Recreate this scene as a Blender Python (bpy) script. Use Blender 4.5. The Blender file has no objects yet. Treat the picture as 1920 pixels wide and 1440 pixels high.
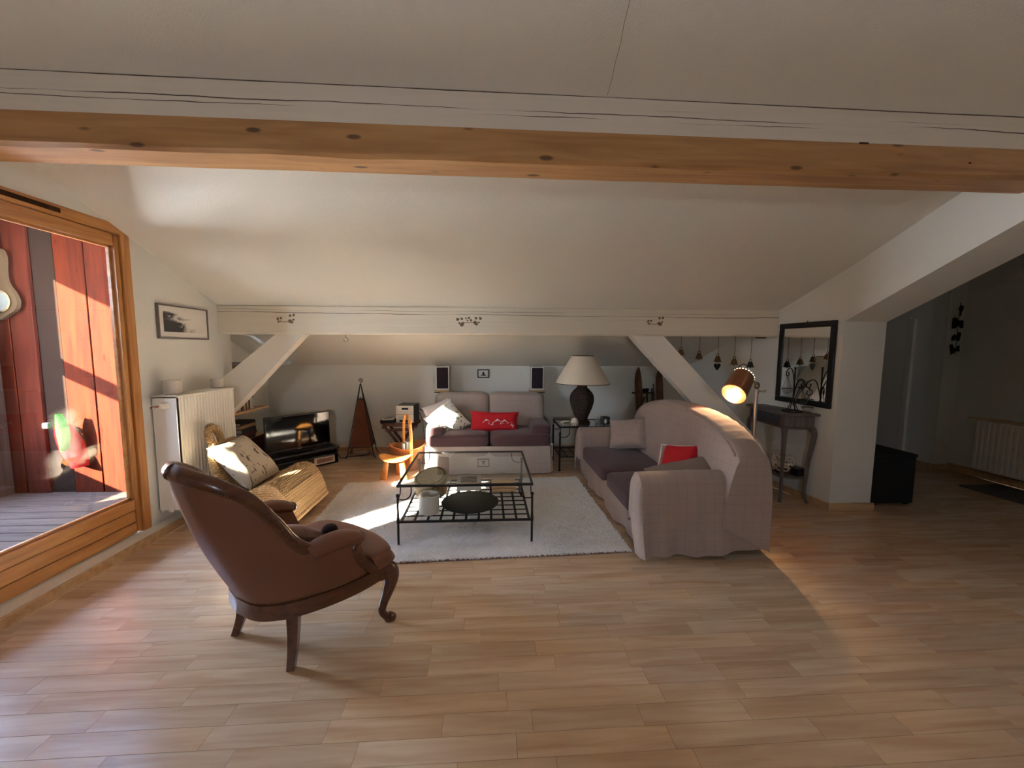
import bpy, bmesh, math, random
import numpy as np
from mathutils import Vector, Matrix, noise as mnoise
R = random.Random(7)
PI = math.pi
S = bpy.context.scene
C = S.collection

# ------------------------------------------------------------------ camera
cam_d = bpy.data.cameras.new('camera')
cam = bpy.data.objects.new('camera', cam_d)
C.objects.link(cam)
S.camera = cam
cam_d.sensor_width = 36.0
cam_d.lens = 730.0 / 1920.0 * 36.0
cam_d.clip_start = 0.05
yaw, pitch, roll = math.atan2(46, 730), math.atan(67 / 730), math.atan(0.0063)
fw = Vector((math.sin(yaw) * math.cos(pitch), math.cos(yaw) * math.cos(pitch), -math.sin(pitch)))
r0 = Vector((math.cos(yaw), -math.sin(yaw), 0))
u0 = r0.cross(fw)
rt = math.cos(roll) * r0 + math.sin(roll) * u0
up = -math.sin(roll) * r0 + math.cos(roll) * u0
cam.matrix_world = Matrix(((rt.x, up.x, -fw.x, 0), (rt.y, up.y, -fw.y, 0), (rt.z, up.z, -fw.z, 1.5), (0, 0, 0, 1)))

# ------------------------------------------------------------------ sky, sun, exposure
W = bpy.data.worlds.new('sky')
S.world = W
W.use_nodes = True
wn, wl = W.node_tree.nodes, W.node_tree.links
bg = wn['Background']
tc = wn.new('ShaderNodeTexCoord')
sp = wn.new('ShaderNodeSeparateXYZ')
rp = wn.new('ShaderNodeValToRGB')
wl.new(tc.outputs['Generated'], sp.inputs[0])
wl.new(sp.outputs['Z'], rp.inputs[0])
rp.color_ramp.elements[0].position = 0.0
rp.color_ramp.elements[0].color = (0.9, 0.93, 1.0, 1)
rp.color_ramp.elements[1].position = 0.6
rp.color_ramp.elements[1].color = (0.34, 0.52, 0.95, 1)
e = rp.color_ramp.elements.new(0.2)
e.color = (0.72, 0.83, 1.0, 1)
wl.new(rp.outputs[0], bg.inputs[0])
bg.inputs[1].default_value = 29.0

sun_d = bpy.data.lights.new('sun', 'SUN')
sun_d.energy = 56.0
sun_d.color = (1.0, 0.90, 0.74)
sun_d.angle = math.radians(0.9)
sun = bpy.data.objects.new('sun', sun_d)
C.objects.link(sun)
SUN_AZ, SUN_EL = math.radians(42), math.radians(20.5)
sdir = Vector((math.cos(SUN_AZ) * math.cos(SUN_EL), math.sin(SUN_AZ) * math.cos(SUN_EL), -math.sin(SUN_EL)))
sun.rotation_euler = sdir.to_track_quat('-Z', 'Y').to_euler()
sun.location = (-12, -10, 8)

S.view_settings.view_transform = 'Standard'
S.view_settings.look = 'None'
S.view_settings.exposure = 1.7
S.view_settings.gamma = 1.0
S.view_settings.use_curve_mapping = False
S.cycles.use_denoising = True
S.cycles.max_bounces = 10
S.cycles.diffuse_bounces = 6
S.cycles.glossy_bounces = 4
S.cycles.transparent_max_bounces = 12
S.cycles.sample_clamp_indirect = 8.0
S.cycles.blur_glossy = 0.5
S.cycles.caustics_reflective = True
S.cycles.caustics_refractive = False

def portal(name, loc, rot, sx, sy):
    d = bpy.data.lights.new(name, 'AREA')
    d.shape = 'RECTANGLE'
    d.size, d.size_y = sx, sy
    d.cycles.is_portal = True
    o = bpy.data.objects.new(name, d)
    o.location, o.rotation_euler = loc, rot
    C.objects.link(o)

# ------------------------------------------------------------------ materials
MATS = {}
def srgb(r, g, b):
    f = lambda c: (c / 255 / 12.92) if c / 255 <= 0.04045 else ((c / 255 + 0.055) / 1.055) ** 2.4
    return (f(r), f(g), f(b), 1)

def mat(name, col, rough=0.6, metal=0.0, var=0.0, vscale=8.0, stretch=(1, 1, 1), bump=0.0, bscale=60.0, coat=0.0, spec=None, sheen=0.0):
    """Principled with a little noise in colour and relief, in object space."""
    if name in MATS:
        return MATS[name]
    m = bpy.data.materials.new(name)
    m.use_nodes = True
    n, l = m.node_tree.nodes, m.node_tree.links
    b = n['Principled BSDF']
    b.inputs['Base Color'].default_value = col
    b.inputs['Roughness'].default_value = rough
    b.inputs['Metallic'].default_value = metal
    if spec is not None:
        b.inputs['Specular IOR Level'].default_value = spec
    if coat:
        b.inputs['Coat Weight'].default_value = coat
        b.inputs['Coat Roughness'].default_value = 0.2
    if sheen:
        b.inputs['Sheen Weight'].default_value = sheen
    t = n.new('ShaderNodeTexCoord')
    mp = n.new('ShaderNodeMapping')
    mp.inputs['Scale'].default_value = stretch
    l.new(t.outputs['Object'], mp.inputs[0])
    if var:
        nz = n.new('ShaderNodeTexNoise')
        nz.inputs['Scale'].default_value = vscale
        nz.inputs['Detail'].default_value = 5
        l.new(mp.outputs[0], nz.inputs['Vector'])
        mx = n.new('ShaderNodeMix')
        mx.data_type = 'RGBA'
        mx.inputs['A'].default_value = tuple(max(0, c * (1 - var)) for c in col[:3]) + (1,)
        mx.inputs['B'].default_value = tuple(min(1, c * (1 + var)) for c in col[:3]) + (1,)
        l.new(nz.outputs['Fac'], mx.inputs['Factor'])
        l.new(mx.outputs['Result'], b.inputs['Base Color'])
    if bump:
        n2 = n.new('ShaderNodeTexNoise')
        n2.inputs['Scale'].default_value = bscale
        n2.inputs['Detail'].default_value = 3
        l.new(mp.outputs[0], n2.inputs['Vector'])
        bp = n.new('ShaderNodeBump')
        bp.inputs['Strength'].default_value = bump
        bp.inputs['Distance'].default_value = 0.004
        l.new(n2.outputs['Fac'], bp.inputs['Height'])
        l.new(bp.outputs[0], b.inputs['Normal'])
    MATS[name] = m
    return m

def nodes_of(m):
    return m.node_tree.nodes, m.node_tree.links, m.node_tree.nodes['Principled BSDF']

def glass_mat(name, tint, refl=1.0, rough=0.0):
    m = bpy.data.materials.new(name)
    m.use_nodes = True
    n, l = m.node_tree.nodes, m.node_tree.links
    n.remove(n['Principled BSDF'])
    tr = n.new('ShaderNodeBsdfTransparent')
    tr.inputs[0].default_value = tint
    gl = n.new('ShaderNodeBsdfGlossy')
    gl.inputs['Roughness'].default_value = rough
    fr = n.new('ShaderNodeFresnel')
    fr.inputs[0].default_value = 1.5
    ml = n.new('ShaderNodeMath')
    ml.operation = 'MULTIPLY'
    ml.inputs[1].default_value = refl
    ge = n.new('ShaderNodeNewGeometry')
    iv = n.new('ShaderNodeMath'); iv.operation = 'SUBTRACT'; iv.inputs[0].default_value = 1.0
    l.new(ge.outputs['Backfacing'], iv.inputs[1])
    m2 = n.new('ShaderNodeMath'); m2.operation = 'MULTIPLY'
    mx = n.new('ShaderNodeMixShader')
    l.new(fr.outputs[0], ml.inputs[0])
    l.new(ml.outputs[0], m2.inputs[0]); l.new(iv.outputs[0], m2.inputs[1])
    l.new(m2.outputs[0], mx.inputs[0])
    l.new(tr.outputs[0], mx.inputs[1])
    l.new(gl.outputs[0], mx.inputs[2])
    l.new(mx.outputs[0], n['Material Output'].inputs[0])
    MATS[name] = m
    return m

def wood(name, c1, c2, axis='X', scale=1.0, rough=0.45, knots=0.0, bump=0.1, coat=0.0, attr=False):
    """Grain running along an axis: stretched noise and rings; knots as dark dots."""
    m = bpy.data.materials.new(name)
    m.use_nodes = True
    n, l, b = nodes_of(m)
    b.inputs['Roughness'].default_value = rough
    if coat:
        b.inputs['Coat Weight'].default_value = coat
        b.inputs['Coat Roughness'].default_value = 0.15
    t = n.new('ShaderNodeTexCoord')
    mp = n.new('ShaderNodeMapping')
    st = {'X': (1.2, 14, 14), 'Y': (14, 1.2, 14), 'Z': (14, 14, 1.2)}[axis]
    mp.inputs['Scale'].default_value = tuple(s * scale for s in st)
    l.new(t.outputs['Object'], mp.inputs[0])
    vec = mp.outputs[0]
    if attr:
        at = n.new('ShaderNodeAttribute')
        at.attribute_name = 'tint'
        ad = n.new('ShaderNodeVectorMath')
        ad.operation = 'MULTIPLY_ADD'
        ad.inputs[1].default_value = (37, 53, 71)
        l.new(at.outputs['Vector'], ad.inputs[0])
        l.new(mp.outputs[0], ad.inputs[2])
        vec = ad.outputs[0]
    nz = n.new('ShaderNodeTexNoise')
    nz.inputs['Scale'].default_value = 1.6
    nz.inputs['Detail'].default_value = 8
    nz.inputs['Distortion'].default_value = 0.6
    l.new(vec, nz.inputs['Vector'])
    rp = n.new('ShaderNodeValToRGB')
    rp.color_ramp.elements[0].position = 0.32
    rp.color_ramp.elements[0].color = c2
    rp.color_ramp.elements[1].position = 0.66
    rp.color_ramp.elements[1].color = c1
    l.new(nz.outputs['Fac'], rp.inputs[0])
    out = rp.outputs[0]
    if attr:
        hs = n.new('ShaderNodeHueSaturation')
        sx = n.new('ShaderNodeSeparateXYZ')
        l.new(at.outputs['Vector'], sx.inputs[0])
        mr = n.new('ShaderNodeMapRange')
        mr.inputs['To Min'].default_value = 0.90
        mr.inputs['To Max'].default_value = 1.06
        l.new(sx.outputs[0], mr.inputs[0])
        l.new(mr.outputs[0], hs.inputs['Value'])
        mr2 = n.new('ShaderNodeMapRange')
        mr2.inputs['To Min'].default_value = 0.93
        mr2.inputs['To Max'].default_value = 1.06
        l.new(sx.outputs[1], mr2.inputs[0])
        l.new(mr2.outputs[0], hs.inputs['Saturation'])
        l.new(out, hs.inputs['Color'])
        out = hs.outputs[0]
    if knots:
        m2 = n.new('ShaderNodeMapping')
        ks = {'X': (3.4, 10, 10), 'Y': (10, 3.4, 10), 'Z': (10, 10, 3.4)}[axis]
        m2.inputs['Scale'].default_value = ks
        l.new(t.outputs['Object'], m2.inputs[0])
        vo = n.new('ShaderNodeTexVoronoi')
        vo.inputs['Scale'].default_value = 1.0
        l.new(m2.outputs[0], vo.inputs['Vector'])
        kr = n.new('ShaderNodeValToRGB')
        kr.color_ramp.elements[0].position = 0.09
        kr.color_ramp.elements[0].color = (1, 1, 1, 1)
        kr.color_ramp.elements[1].position = 0.15
        kr.color_ramp.elements[1].color = (0, 0, 0, 1)
        l.new(vo.outputs['Distance'], kr.inputs[0])
        ml = n.new('ShaderNodeMath')
        ml.operation = 'MULTIPLY'
        ml.inputs[1].default_value = knots
        l.new(kr.outputs[0], ml.inputs[0])
        mx = n.new('ShaderNodeMix')
        mx.data_type = 'RGBA'
        mx.inputs['B'].default_value = tuple(c * 0.22 for c in c2[:3]) + (1,)
        l.new(ml.outputs[0], mx.inputs['Factor'])
        l.new(out, mx.inputs['A'])
        out = mx.outputs['Result']
    l.new(out, b.inputs['Base Color'])
    if bump:
        bp = n.new('ShaderNodeBump')
        bp.inputs['Strength'].default_value = bump
        bp.inputs['Distance'].default_value = 0.002
        l.new(nz.outputs['Fac'], bp.inputs['Height'])
        l.new(bp.outputs[0], b.inputs['Normal'])
    MATS[name] = m
    return m

def weave(name, c1, c2, sc=60.0, rough=0.85, bump=1.0, dist=0.006):
    """Plaited fibre: two crossed waves with noise."""
    m = bpy.data.materials.new(name)
    m.use_nodes = True
    n, l, b = nodes_of(m)
    b.inputs['Roughness'].default_value = rough
    t = n.new('ShaderNodeTexCoord')
    w = []
    for d, ph in (('X', 0), ('Y', 1), ('Z', 2)):
        x = n.new('ShaderNodeTexWave')
        x.bands_direction = d
        x.inputs['Scale'].default_value = sc / 6.28 * (1.0 if d != 'Z' else 1.15)
        x.inputs['Distortion'].default_value = 1.6
        x.inputs['Detail'].default_value = 2
        x.inputs['Detail Scale'].default_value = 3
        l.new(t.outputs['Object'], x.inputs['Vector'])
        w.append(x)
    a = n.new('ShaderNodeMath'); a.operation = 'MULTIPLY'
    l.new(w[0].outputs['Fac'], a.inputs[0]); l.new(w[1].outputs['Fac'], a.inputs[1])
    a2 = n.new('ShaderNodeMath'); a2.operation = 'ADD'
    l.new(a.outputs[0], a2.inputs[0]); l.new(w[2].outputs['Fac'], a2.inputs[1])
    a3 = n.new('ShaderNodeMath'); a3.operation = 'MULTIPLY'; a3.inputs[1].default_value = 0.6
    l.new(a2.outputs[0], a3.inputs[0])
    rp = n.new('ShaderNodeValToRGB')
    rp.color_ramp.elements[0].position = 0.12
    rp.color_ramp.elements[0].color = c2
    rp.color_ramp.elements[1].position = 0.6
    rp.color_ramp.elements[1].color = c1
    l.new(a3.outputs[0], rp.inputs[0])
    l.new(rp.outputs[0], b.inputs['Base Color'])
    bp = n.new('ShaderNodeBump')
    bp.inputs['Strength'].default_value = bump
    bp.inputs['Distance'].default_value = dist
    l.new(a3.outputs[0], bp.inputs['Height'])
    l.new(bp.outputs[0], b.inputs['Normal'])
    MATS[name] = m
    return m

def check_fabric(name, col, line, step=0.034, rough=0.9):
    """Slipcover cloth with a fine windowpane of darker threads."""
    m = bpy.data.materials.new(name)
    m.use_nodes = True
    n, l, b = nodes_of(m)
    b.inputs['Roughness'].default_value = rough
    b.inputs['Sheen Weight'].default_value = 0.15
    b.inputs['Specular IOR Level'].default_value = 0.2
    t = n.new('ShaderNodeTexCoord')
    s = n.new('ShaderNodeSeparateXYZ')
    l.new(t.outputs['Object'], s.inputs[0])
    sn = n.new('ShaderNodeSeparateXYZ')
    l.new(t.outputs['Normal'], sn.inputs[0])
    prev = None
    for k in range(3):
        mo = n.new('ShaderNodeMath'); mo.operation = 'PINGPONG'; mo.inputs[1].default_value = step
        l.new(s.outputs[k], mo.inputs[0])
        lt = n.new('ShaderNodeMath'); lt.operation = 'LESS_THAN'; lt.inputs[1].default_value = 0.0011
        l.new(mo.outputs[0], lt.inputs[0])
        an = n.new('ShaderNodeMath'); an.operation = 'ABSOLUTE'
        l.new(sn.outputs[k], an.inputs[0])
        lw = n.new('ShaderNodeMath'); lw.operation = 'LESS_THAN'; lw.inputs[1].default_value = 0.6
        l.new(an.outputs[0], lw.inputs[0])
        mm = n.new('ShaderNodeMath'); mm.operation = 'MULTIPLY'
        l.new(lt.outputs[0], mm.inputs[0]); l.new(lw.outputs[0], mm.inputs[1])
        lt = mm
        if prev is None:
            prev = lt.outputs[0]
        else:
            mx = n.new('ShaderNodeMath'); mx.operation = 'MAXIMUM'
            l.new(prev, mx.inputs[0]); l.new(lt.outputs[0], mx.inputs[1])
            prev = mx.outputs[0]
    nz = n.new('ShaderNodeTexNoise'); nz.inputs['Scale'].default_value = 3.5; nz.inputs['Detail'].default_value = 6
    l.new(t.outputs['Object'], nz.inputs['Vector'])
    m1 = n.new('ShaderNodeMix'); m1.data_type = 'RGBA'
    m1.inputs['A'].default_value = tuple(c * 0.88 for c in col[:3]) + (1,)
    m1.inputs['B'].default_value = tuple(c * 1.12 for c in col[:3]) + (1,)
    l.new(nz.outputs['Fac'], m1.inputs['Factor'])
    m2 = n.new('ShaderNodeMix'); m2.data_type = 'RGBA'
    m2.inputs['B'].default_value = line
    l.new(prev, m2.inputs['Factor']); l.new(m1.outputs['Result'], m2.inputs['A'])
    l.new(m2.outputs['Result'], b.inputs['Base Color'])
    n2 = n.new('ShaderNodeTexNoise'); n2.inputs['Scale'].default_value = 9; n2.inputs['Detail'].default_value = 6
    l.new(t.outputs['Object'], n2.inputs['Vector'])
    bp = n.new('ShaderNodeBump'); bp.inputs['Strength'].default_value = 0.5; bp.inputs['Distance'].default_value = 0.012
    l.new(n2.outputs['Fac'], bp.inputs['Height']); l.new(bp.outputs[0], b.inputs['Normal'])
    MATS[name] = m
    return m

def crack_paint(name, col, zs):
    """Painted timber with a few long drying cracks at given heights, wandering with the grain (object space, grain along X)."""
    m = bpy.data.materials.new(name)
    m.use_nodes = True
    n, l, b = nodes_of(m)
    b.inputs['Roughness'].default_value = 0.75
    t = n.new('ShaderNodeTexCoord')
    s = n.new('ShaderNodeSeparateXYZ')
    l.new(t.outputs['Object'], s.inputs[0])
    prev = None
    for k, (z0, amp, wid, seed, thr) in enumerate(zs):
        mp = n.new('ShaderNodeMapping'); mp.inputs['Scale'].default_value = (1, 0, 0); mp.inputs['Location'].default_value = (seed, seed * 1.7, 0)
        l.new(t.outputs['Object'], mp.inputs[0])
        nz = n.new('ShaderNodeTexNoise'); nz.inputs['Scale'].default_value = 1.1; nz.inputs['Detail'].default_value = 7; nz.inputs['Roughness'].default_value = 0.6
        l.new(mp.outputs[0], nz.inputs['Vector'])
        ma = n.new('ShaderNodeMath'); ma.operation = 'MULTIPLY_ADD'; ma.inputs[1].default_value = amp; ma.inputs[2].default_value = z0 - amp / 2
        l.new(nz.outputs['Fac'], ma.inputs[0])
        sb = n.new('ShaderNodeMath'); sb.operation = 'SUBTRACT'
        l.new(s.outputs[2], sb.inputs[0]); l.new(ma.outputs[0], sb.inputs[1])
        ab = n.new('ShaderNodeMath'); ab.operation = 'ABSOLUTE'
        l.new(sb.outputs[0], ab.inputs[0])
        mk = n.new('ShaderNodeTexNoise'); mk.inputs['Scale'].default_value = 0.8; mk.inputs['Detail'].default_value = 2
        mp2 = n.new('ShaderNodeMapping'); mp2.inputs['Scale'].default_value = (1, 0, 0); mp2.inputs['Location'].default_value = (seed * 3 + 5, 9, 0)
        l.new(t.outputs['Object'], mp2.inputs[0]); l.new(mp2.outputs[0], mk.inputs['Vector'])
        wd = n.new('ShaderNodeMapRange'); wd.inputs['From Min'].default_value = thr; wd.inputs['From Max'].default_value = thr + 0.15
        wd.inputs['To Min'].default_value = 0.0; wd.inputs['To Max'].default_value = wid
        l.new(mk.outputs['Fac'], wd.inputs[0])
        lt = n.new('ShaderNodeMath'); lt.operation = 'LESS_THAN'
        l.new(ab.outputs[0], lt.inputs[0]); l.new(wd.outputs[0], lt.inputs[1])
        if prev is None:
            prev = lt.outputs[0]
        else:
            mx = n.new('ShaderNodeMath'); mx.operation = 'MAXIMUM'
            l.new(prev, mx.inputs[0]); l.new(lt.outputs[0], mx.inputs[1]); prev = mx.outputs[0]
    nz = n.new('ShaderNodeTexNoise'); nz.inputs['Scale'].default_value = 2; nz.inputs['Detail'].default_value = 6
    mp = n.new('ShaderNodeMapping'); mp.inputs['Scale'].default_value = (0.6, 20, 20)
    l.new(t.outputs['Object'], mp.inputs[0]); l.new(mp.outputs[0], nz.inputs['Vector'])
    m1 = n.new('ShaderNodeMix'); m1.data_type = 'RGBA'
    m1.inputs['A'].default_value = tuple(c * 0.9 for c in col[:3]) + (1,)
    m1.inputs['B'].default_value = tuple(min(1, c * 1.06) for c in col[:3]) + (1,)
    l.new(nz.outputs['Fac'], m1.inputs['Factor'])
    m2 = n.new('ShaderNodeMix'); m2.data_type = 'RGBA'; m2.inputs['B'].default_value = (0.09, 0.06, 0.04, 1)
    l.new(prev, m2.inputs['Factor']); l.new(m1.outputs['Result'], m2.inputs['A'])
    l.new(m2.outputs['Result'], b.inputs['Base Color'])
    bp = n.new('ShaderNodeBump'); bp.inputs['Strength'].default_value = 0.25; bp.inputs['Distance'].default_value = 0.003
    l.new(nz.outputs['Fac'], bp.inputs['Height']); l.new(bp.outputs[0], b.inputs['Normal'])
    MATS[name] = m
    return m

def print_fabric(name, base, ink, scale=9.0, thr=0.60, rough=0.9):
    """Cloth printed with branching dark marks."""
    m = bpy.data.materials.new(name)
    m.use_nodes = True
    n, l, b = nodes_of(m)
    b.inputs['Roughness'].default_value = rough
    t = n.new('ShaderNodeTexCoord')
    mp = n.new('ShaderNodeMapping'); mp.inputs['Rotation'].default_value = (0, 0, 0.5); mp.inputs['Scale'].default_value = (1.0, 2.6, 1.0)
    l.new(t.outputs['Object'], mp.inputs[0])
    nz = n.new('ShaderNodeTexNoise'); nz.inputs['Scale'].default_value = scale; nz.inputs['Detail'].default_value = 4; nz.inputs['Distortion'].default_value = 1.5
    l.new(mp.outputs[0], nz.inputs['Vector'])
    rp = n.new('ShaderNodeValToRGB')
    rp.color_ramp.elements[0].position = thr; rp.color_ramp.elements[0].color = base
    rp.color_ramp.elements[1].position = thr + 0.03; rp.color_ramp.elements[1].color = ink
    l.new(nz.outputs['Fac'], rp.inputs[0]); l.new(rp.outputs[0], b.inputs['Base Color'])
    MATS[name] = m
    return m

plaster = mat('plaster', srgb(224, 223, 217), 0.9, var=0.025, vscale=3, bump=0.35, bscale=110, spec=0.2)
ceil_mat = mat('ceiling_plaster', srgb(226, 223, 215), 0.9, var=0.02, vscale=2, bump=0.55, bscale=130, spec=0.2)
white_paint = mat('white_paint', srgb(232, 226, 216), 0.6, var=0.02, bump=0.1)
rad_white = mat('radiator_enamel', srgb(236, 232, 222), 0.35)
floor_wood = wood('laminate', srgb(212, 183, 152), srgb(190, 156, 124), 'X', 0.9, rough=0.22, bump=0.03, attr=True)
base_wood = wood('skirting_wood', srgb(206, 172, 130), srgb(184, 146, 104), 'X', 1.0, rough=0.5)
beam_wood = wood('spruce_beam', srgb(192, 146, 96), srgb(162, 116, 72), 'X', 0.8, rough=0.55, knots=0.85)
door_wood = wood('door_pine', srgb(200, 142, 80), srgb(166, 106, 52), 'Y', 1.0, rough=0.4, coat=0.2)
door_wood_z = wood('door_pine_upright', srgb(200, 142, 80), srgb(166, 106, 52), 'Z', 1.0, rough=0.4, coat=0.2)
plank_wood = wood('balcony_plank', srgb(74, 27, 13), srgb(52, 18, 10), 'Z', 0.9, rough=0.85, knots=0.6, attr=True)
post_wood = wood('balcony_post_wood', srgb(66, 46, 34), srgb(48, 32, 22), 'Z', 1.0, rough=0.9)
deck_wood = wood('deck_board', srgb(88, 72, 60), srgb(66, 54, 46), 'X', 1.0, rough=0.8)
for m_ in (plank_wood, post_wood, deck_wood):
    nodes_of(m_)[2].inputs['Specular IOR Level'].default_value = 0.04
chair_wood = wood('walnut', srgb(96, 52, 28), srgb(66, 32, 16), 'X', 1.5, rough=0.32, coat=0.35, bump=0.04)
dark_wood = wood('dark_wood', srgb(84, 42, 30), srgb(56, 26, 18), 'X', 1.5, rough=0.4)
honey_wood = wood('honey_wood', srgb(222, 158, 84), srgb(190, 120, 52), 'X', 1.2, rough=0.4)
ski_wood = wood('old_ski_wood', srgb(112, 74, 44), srgb(72, 44, 26), 'Z', 1.2, rough=0.55)
grey_wood = wood('grey_painted_wood', srgb(112, 102, 98), srgb(88, 80, 80), 'Z', 1.4, rough=0.5)
pale_wood = wood('pale_wood', srgb(214, 176, 128), srgb(192, 150, 100), 'X', 1.0, rough=0.5)
leather = mat('leather', srgb(112, 68, 47), 0.5, var=0.12, vscale=5, bump=0.12, bscale=140)
iron = mat('wrought_iron', srgb(38, 36, 34), 0.5, 0.6, bump=0.15, bscale=90)
black = mat('black_plastic', srgb(18, 18, 19), 0.35)
black_matte = mat('black_matte', srgb(14, 14, 15), 0.8, var=0.1)
screen = mat('dark_screen', srgb(6, 6, 8), 0.06)
slip = check_fabric('slipcover', srgb(168, 149, 141), srgb(148, 129, 123))
slip2 = check_fabric('slipcover_loveseat', srgb(174, 160, 151), srgb(163, 149, 140))
purple = mat('aubergine_cotton', srgb(84, 60, 62), 0.9, var=0.1, vscale=6, bump=0.35, bscale=22, sheen=0.2, spec=0.2)
red_cloth = mat('red_cloth', srgb(196, 22, 34), 0.85, var=0.1, vscale=8, bump=0.3, bscale=25)
print_white = mat('print_white', srgb(236, 226, 222), 0.9)
white_print = print_fabric('white_print_cloth', srgb(226, 222, 210), srgb(96, 104, 92), 10, 0.58)
grey_print = print_fabric('grey_print_cloth', srgb(186, 172, 152), srgb(96, 76, 58), 9, 0.60)
wicker = weave('seagrass', srgb(226, 190, 138), srgb(140, 98, 56), 190, dist=0.008)
basket_w = weave('willow', srgb(196, 128, 74), srgb(120, 66, 30), 240)
lid_w = weave('pale_cane', srgb(196, 178, 144), srgb(130, 108, 76), 300, bump=0.6)
dark_wicker = weave('dark_cane', srgb(86, 70, 62), srgb(34, 26, 24), 260)
rug_mat = mat('rug_pile', srgb(234, 232, 230), 0.95, var=0.08, vscale=14, spec=0.1)
rug_edge = mat('rug_backing', srgb(132, 104, 94), 0.9)
steel = mat('brushed_steel', srgb(188, 186, 180), 0.28, 1.0)
silver_face = mat('silver_face', srgb(204, 198, 188), 0.35, 0.35)
copper = mat('copper', srgb(176, 124, 96), 0.3, 1.0, var=0.08)
brass = mat('aged_brass', srgb(110, 84, 52), 0.45, 0.9, var=0.2, vscale=30)
rust = mat('rust_parchment', srgb(100, 54, 30), 0.75, var=0.4, vscale=6, bump=0.3, bscale=20)
shade_cloth = mat('lampshade_linen', srgb(238, 226, 206), 0.9, bump=0.1, bscale=200)
pane = glass_mat('window_glass', (0.97, 0.985, 0.98, 1), 1.1)
table_glass = glass_mat('table_glass', (0.95, 0.98, 0.97, 1), 1.6)
jar_glass = mat('frosted_jar', srgb(228, 222, 212), 0.35, var=0.05)
nodes_of(jar_glass)[2].inputs['Transmission Weight'].default_value = 0.35
clear_glass = glass_mat('clear_glass', (0.93, 0.95, 0.95, 1), 1.5)
mirror_m = mat('mirror_silver', (0.86, 0.87, 0.87, 1), 0.01, 1.0)
ceramic = mat('pale_ceramic', srgb(196, 188, 178), 0.6, var=0.04)
cream = mat('cream_wax', srgb(226, 216, 200), 0.5)
paper = mat('paper', srgb(226, 222, 216), 0.9, var=0.06, vscale=20)
stencil_ink = mat('stencil_paint', srgb(112, 96, 74), 0.85, var=0.2, vscale=40)
cork = mat('cable_rubber', srgb(22, 21, 21), 0.6)

# ------------------------------------------------------------------ mesh helpers
def rotz(a):
    return Matrix.Rotation(a, 4, 'Z')

def cr(pts, k=6, closed=False):
    """Catmull-Rom through points (tuples of any length)."""
    P = [np.array(p, float) for p in pts]
    n = len(P)
    out = []
    seg = n if closed else n - 1
    for i in range(seg):
        p1, p2 = P[i], P[(i + 1) % n]
        p0 = P[i - 1] if (closed or i > 0) else 2 * p1 - p2
        p3 = P[(i + 2) % n] if (closed or i + 2 < n) else 2 * p2 - p1
        for j in range(k):
            t = j / k
            out.append(0.5 * ((2 * p1) + (-p0 + p2) * t + (2 * p0 - 5 * p1 + 4 * p2 - p3) * t * t + (-p0 + 3 * p1 - 3 * p2 + p3) * t ** 3))
    if not closed:
        out.append(P[-1])
    return [tuple(p) for p in out]

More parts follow.
